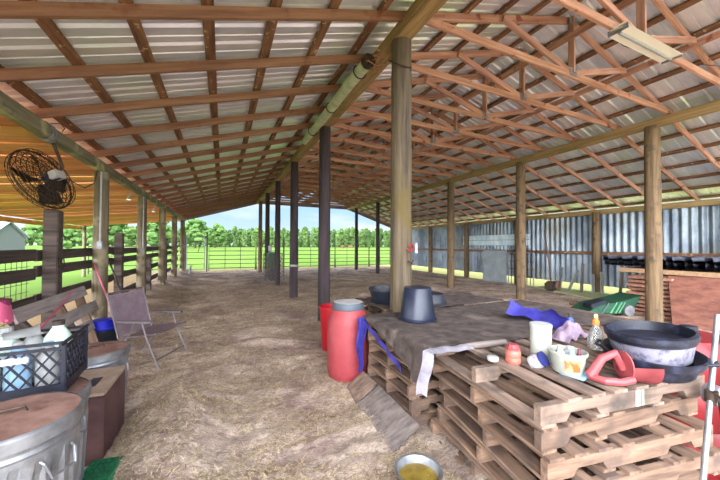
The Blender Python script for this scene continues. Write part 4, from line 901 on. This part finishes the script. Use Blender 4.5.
MB().cone((10.35, 7.0, .2), (10.95, 7.65, 2.1), .022, seg=8).obj('handle', mat('brown_handle', (110, 74, 58), .6), t); MB().box((10.33, 6.97, .16), (.05, .26, .3), rot=Euler((0, .3, .4)).to_matrix()).obj('blade', dark_m, t)
t = thing('engine_part', 'dark lump of machinery at the foot of the leaning tool', 'machinery', (9.95, 6.75, 0), .3)
MB().box((0, 0, .18), (.35, .3, .3), bev=.05).obj('block', dark_m, t); MB().lathe([(.05, -.04), (.15, -.04), (.15, .04), (.05, .04)], (.05, -.2, .22), seg=18, rot=Matrix.Rotation(PI/2, 3, 'X')).obj('wheel', rust, t)
o = MB().prism([(10.3, 7.6, .0), (10.9, 7.6, 0), (10.9, 5.2, 0), (9.4, 5.1, 0)], (0, 0, .04)).obj('sheet_strip', mat('pale_green_sheet', (196, 204, 150), .7)); tag(o, 'long pale green strip of sheet lying on the ground by the wall', 'strip')
# planks leaning by wall post
for i, (y, h, dx, dy, m_) in enumerate([(6.85, .78, .2, .05, galv), (6.55, .72, .15, -.2, white_p), (6.15, .95, .1, .0, grey_w), (5.80, .62, .2, .12, white_p), (5.55, .70, .15, .10, cream_p), (5.1, .75, .12, .0, grey_w), (4.8, .66, .15, .05, grey_w)]):
    o = board('plank', (10.55, y, .02), (10.55+dx, y+dy, h), .025, .13, m_, up=(1, 0, 0))
    tag(o, ['grey plank left of the thick wall post', 'white plank tilted against the thick wall post', 'tall pale plank on the thick wall post', 'narrow white plank tilted left right of the wall post', 'narrow cream plank right of the wall post', 'grey plank leaning by the green cart, left one', 'grey plank leaning by the green cart, right one'][i], 'plank')
# green cart tipped
t = thing('garden_cart', 'dark green tipped garden cart with pale stripes before the metal wall', 'cart', (7.80, 4.05, 0), math.radians(-24))
t.scale = (.88, .9, .95)
MB().prism([(-.62, -.22, .06), (.45, -.22, .05), (.72, -.22, .46), (.30, -.22, .34), (-.35, -.22, .22)], (0, .62, 0)).obj('tray', green_cart, t)
for x in (.02, .14, .22): MB().bar((x-.08, -.232, .06), (x+.08, -.232, .31), .012, .03, up=(0, 1, 0)).obj('stripe', mat('pale_green_stripe', (120, 190, 140), .5), t)
MB().bar((-.28, -.235, .04), (-.10, -.235, .30), .014, .03, up=(0, 1, 0)).obj('strut', galv, t)
MB().lathe([(0, -.04), (.12, -.04), (.13, 0), (.12, .04), (0, .04)], (.36, -.26, .13), seg=24, rot=Matrix.Rotation(PI/2, 3, 'X')).obj('wheel', dull, t)
MB().tube([(-.62, -.2, .1), (-.8, -.15, .05), (-.95, .05, .05), (-.6, .3, .08)], .025).obj('handle', dark_m, t); MB().box((-.35, -.1, .26), (.4, .3, .1), rot=Euler((0, -.3, 0)).to_matrix(), bev=.02).obj('lid', black_p, t)
# stacked lumber
SX, SY = 8.75, 3.50
for k in range(10):
    x = SX+random.uniform(-.05, .05)
    for j in range(2):
        o = board('timber', (x-.42+random.uniform(-.05, .05), SY-.20+j*.42, .045+k*.086), (x+1.2, SY-.20+j*.42, .045+k*.086), .36, .055, brick_w)
        tag(o, 'reddish timber stacked behind the right post, '+('near' if j == 0 else 'far')+' piece of '+ORD[k]+' layer', 'timber', 'timbers stacked by the right post')
# black corrugated stack on top
for k in range(4):
    mb = MB(); 
    Q2 = []
    yy = 2.0; 
    while yy < 4.4: Q2 += [(yy, 0), (yy+.07, 0), (yy+.09, .075), (yy+.19, .075), (yy+.21, 0)]; yy += .30
    A = [mb.b.verts.new((8.85-.03*k, y, h)) for y, h in Q2]; B = [mb.b.verts.new((10.4-.02*k, y, h)) for y, h in Q2]
    fs = [mb.b.faces.new((A[i], A[i+1], B[i+1], B[i])) for i in range(len(Q2)-1)]; bmesh.ops.solidify(mb.b, geom=fs, thickness=.02)
    o = mb.obj('corrugated_sheet', (mat('black_sheet', (20, 20, 32), .3, .3, c2=(40, 40, 58), scale=(5, 5, 5)), mat('grey_sheet_edge', (110, 112, 130), .35, .3, c2=(150, 150, 164), scale=(5, 5, 5)))[k % 2]); o.location = (0, 0, 1.04+.055*k); tag(o, ['lowest', 'second', 'third', 'topmost'][k]+' corrugated sheet of the dark pile stacked above the plywood at right', 'sheet')
o = MB().box((9.6, 3.05, .94), (1.5, 2.5, .10), bev=.01).obj('rack_shelf', mat('shelf_wood', (150, 116, 86), .7, c2=(180, 146, 112), scale=GX)); tag(o, 'wooden shelf carrying the black corrugated sheets', 'shelf')
for x, y in ((9.0, 2.0), (10.2, 2.0), (10.2, 4.1), (9.6, 4.1)): 
    o = MB().box((x, y, .44), (.09, .09, .89)).obj('shelf_post', brick_w); tag(o, 'square wooden leg of the shelf behind the plywood, '+('nearest, by the timber stack' if (x, y) == (9.0, 2.0) else 'near, against the wall side' if y == 2.0 else 'far, against the wall side' if x == 10.2 else 'far, on the barn side'), 'leg')
o = MB().prism([(7.78, 2.92, .0), (8.2, 1.5, 0), (8.85, 1.75, .90), (8.42, 3.22, .90)], (.02, .01, .0)).obj('plywood_sheet', ply_w); tag(o, 'large red brown plywood sheet leaning at the right', 'plywood')
o = MB().box((0, 0, 0), (.012, .28, .26)).obj('notice', mat('faded_notice', (196, 180, 186), .7, c2=(160, 130, 130), scale=(14, 14, 14))); o.location = (8.22, 2.20, .40); o.rotation_euler = (0, .62, .30); tag(o, 'faded white paper stuck on the plywood sheet', 'paper')
for i, (x, y) in enumerate([(8.2, 4.9)]):
    o = MB().box((x, y, .05), (.3, .2, .08), bev=.02).obj('feed_block', pallet_w); tag(o, 'low wooden block on the hay behind the cart', 'block')
for p_ in (pA, pB):
    pass
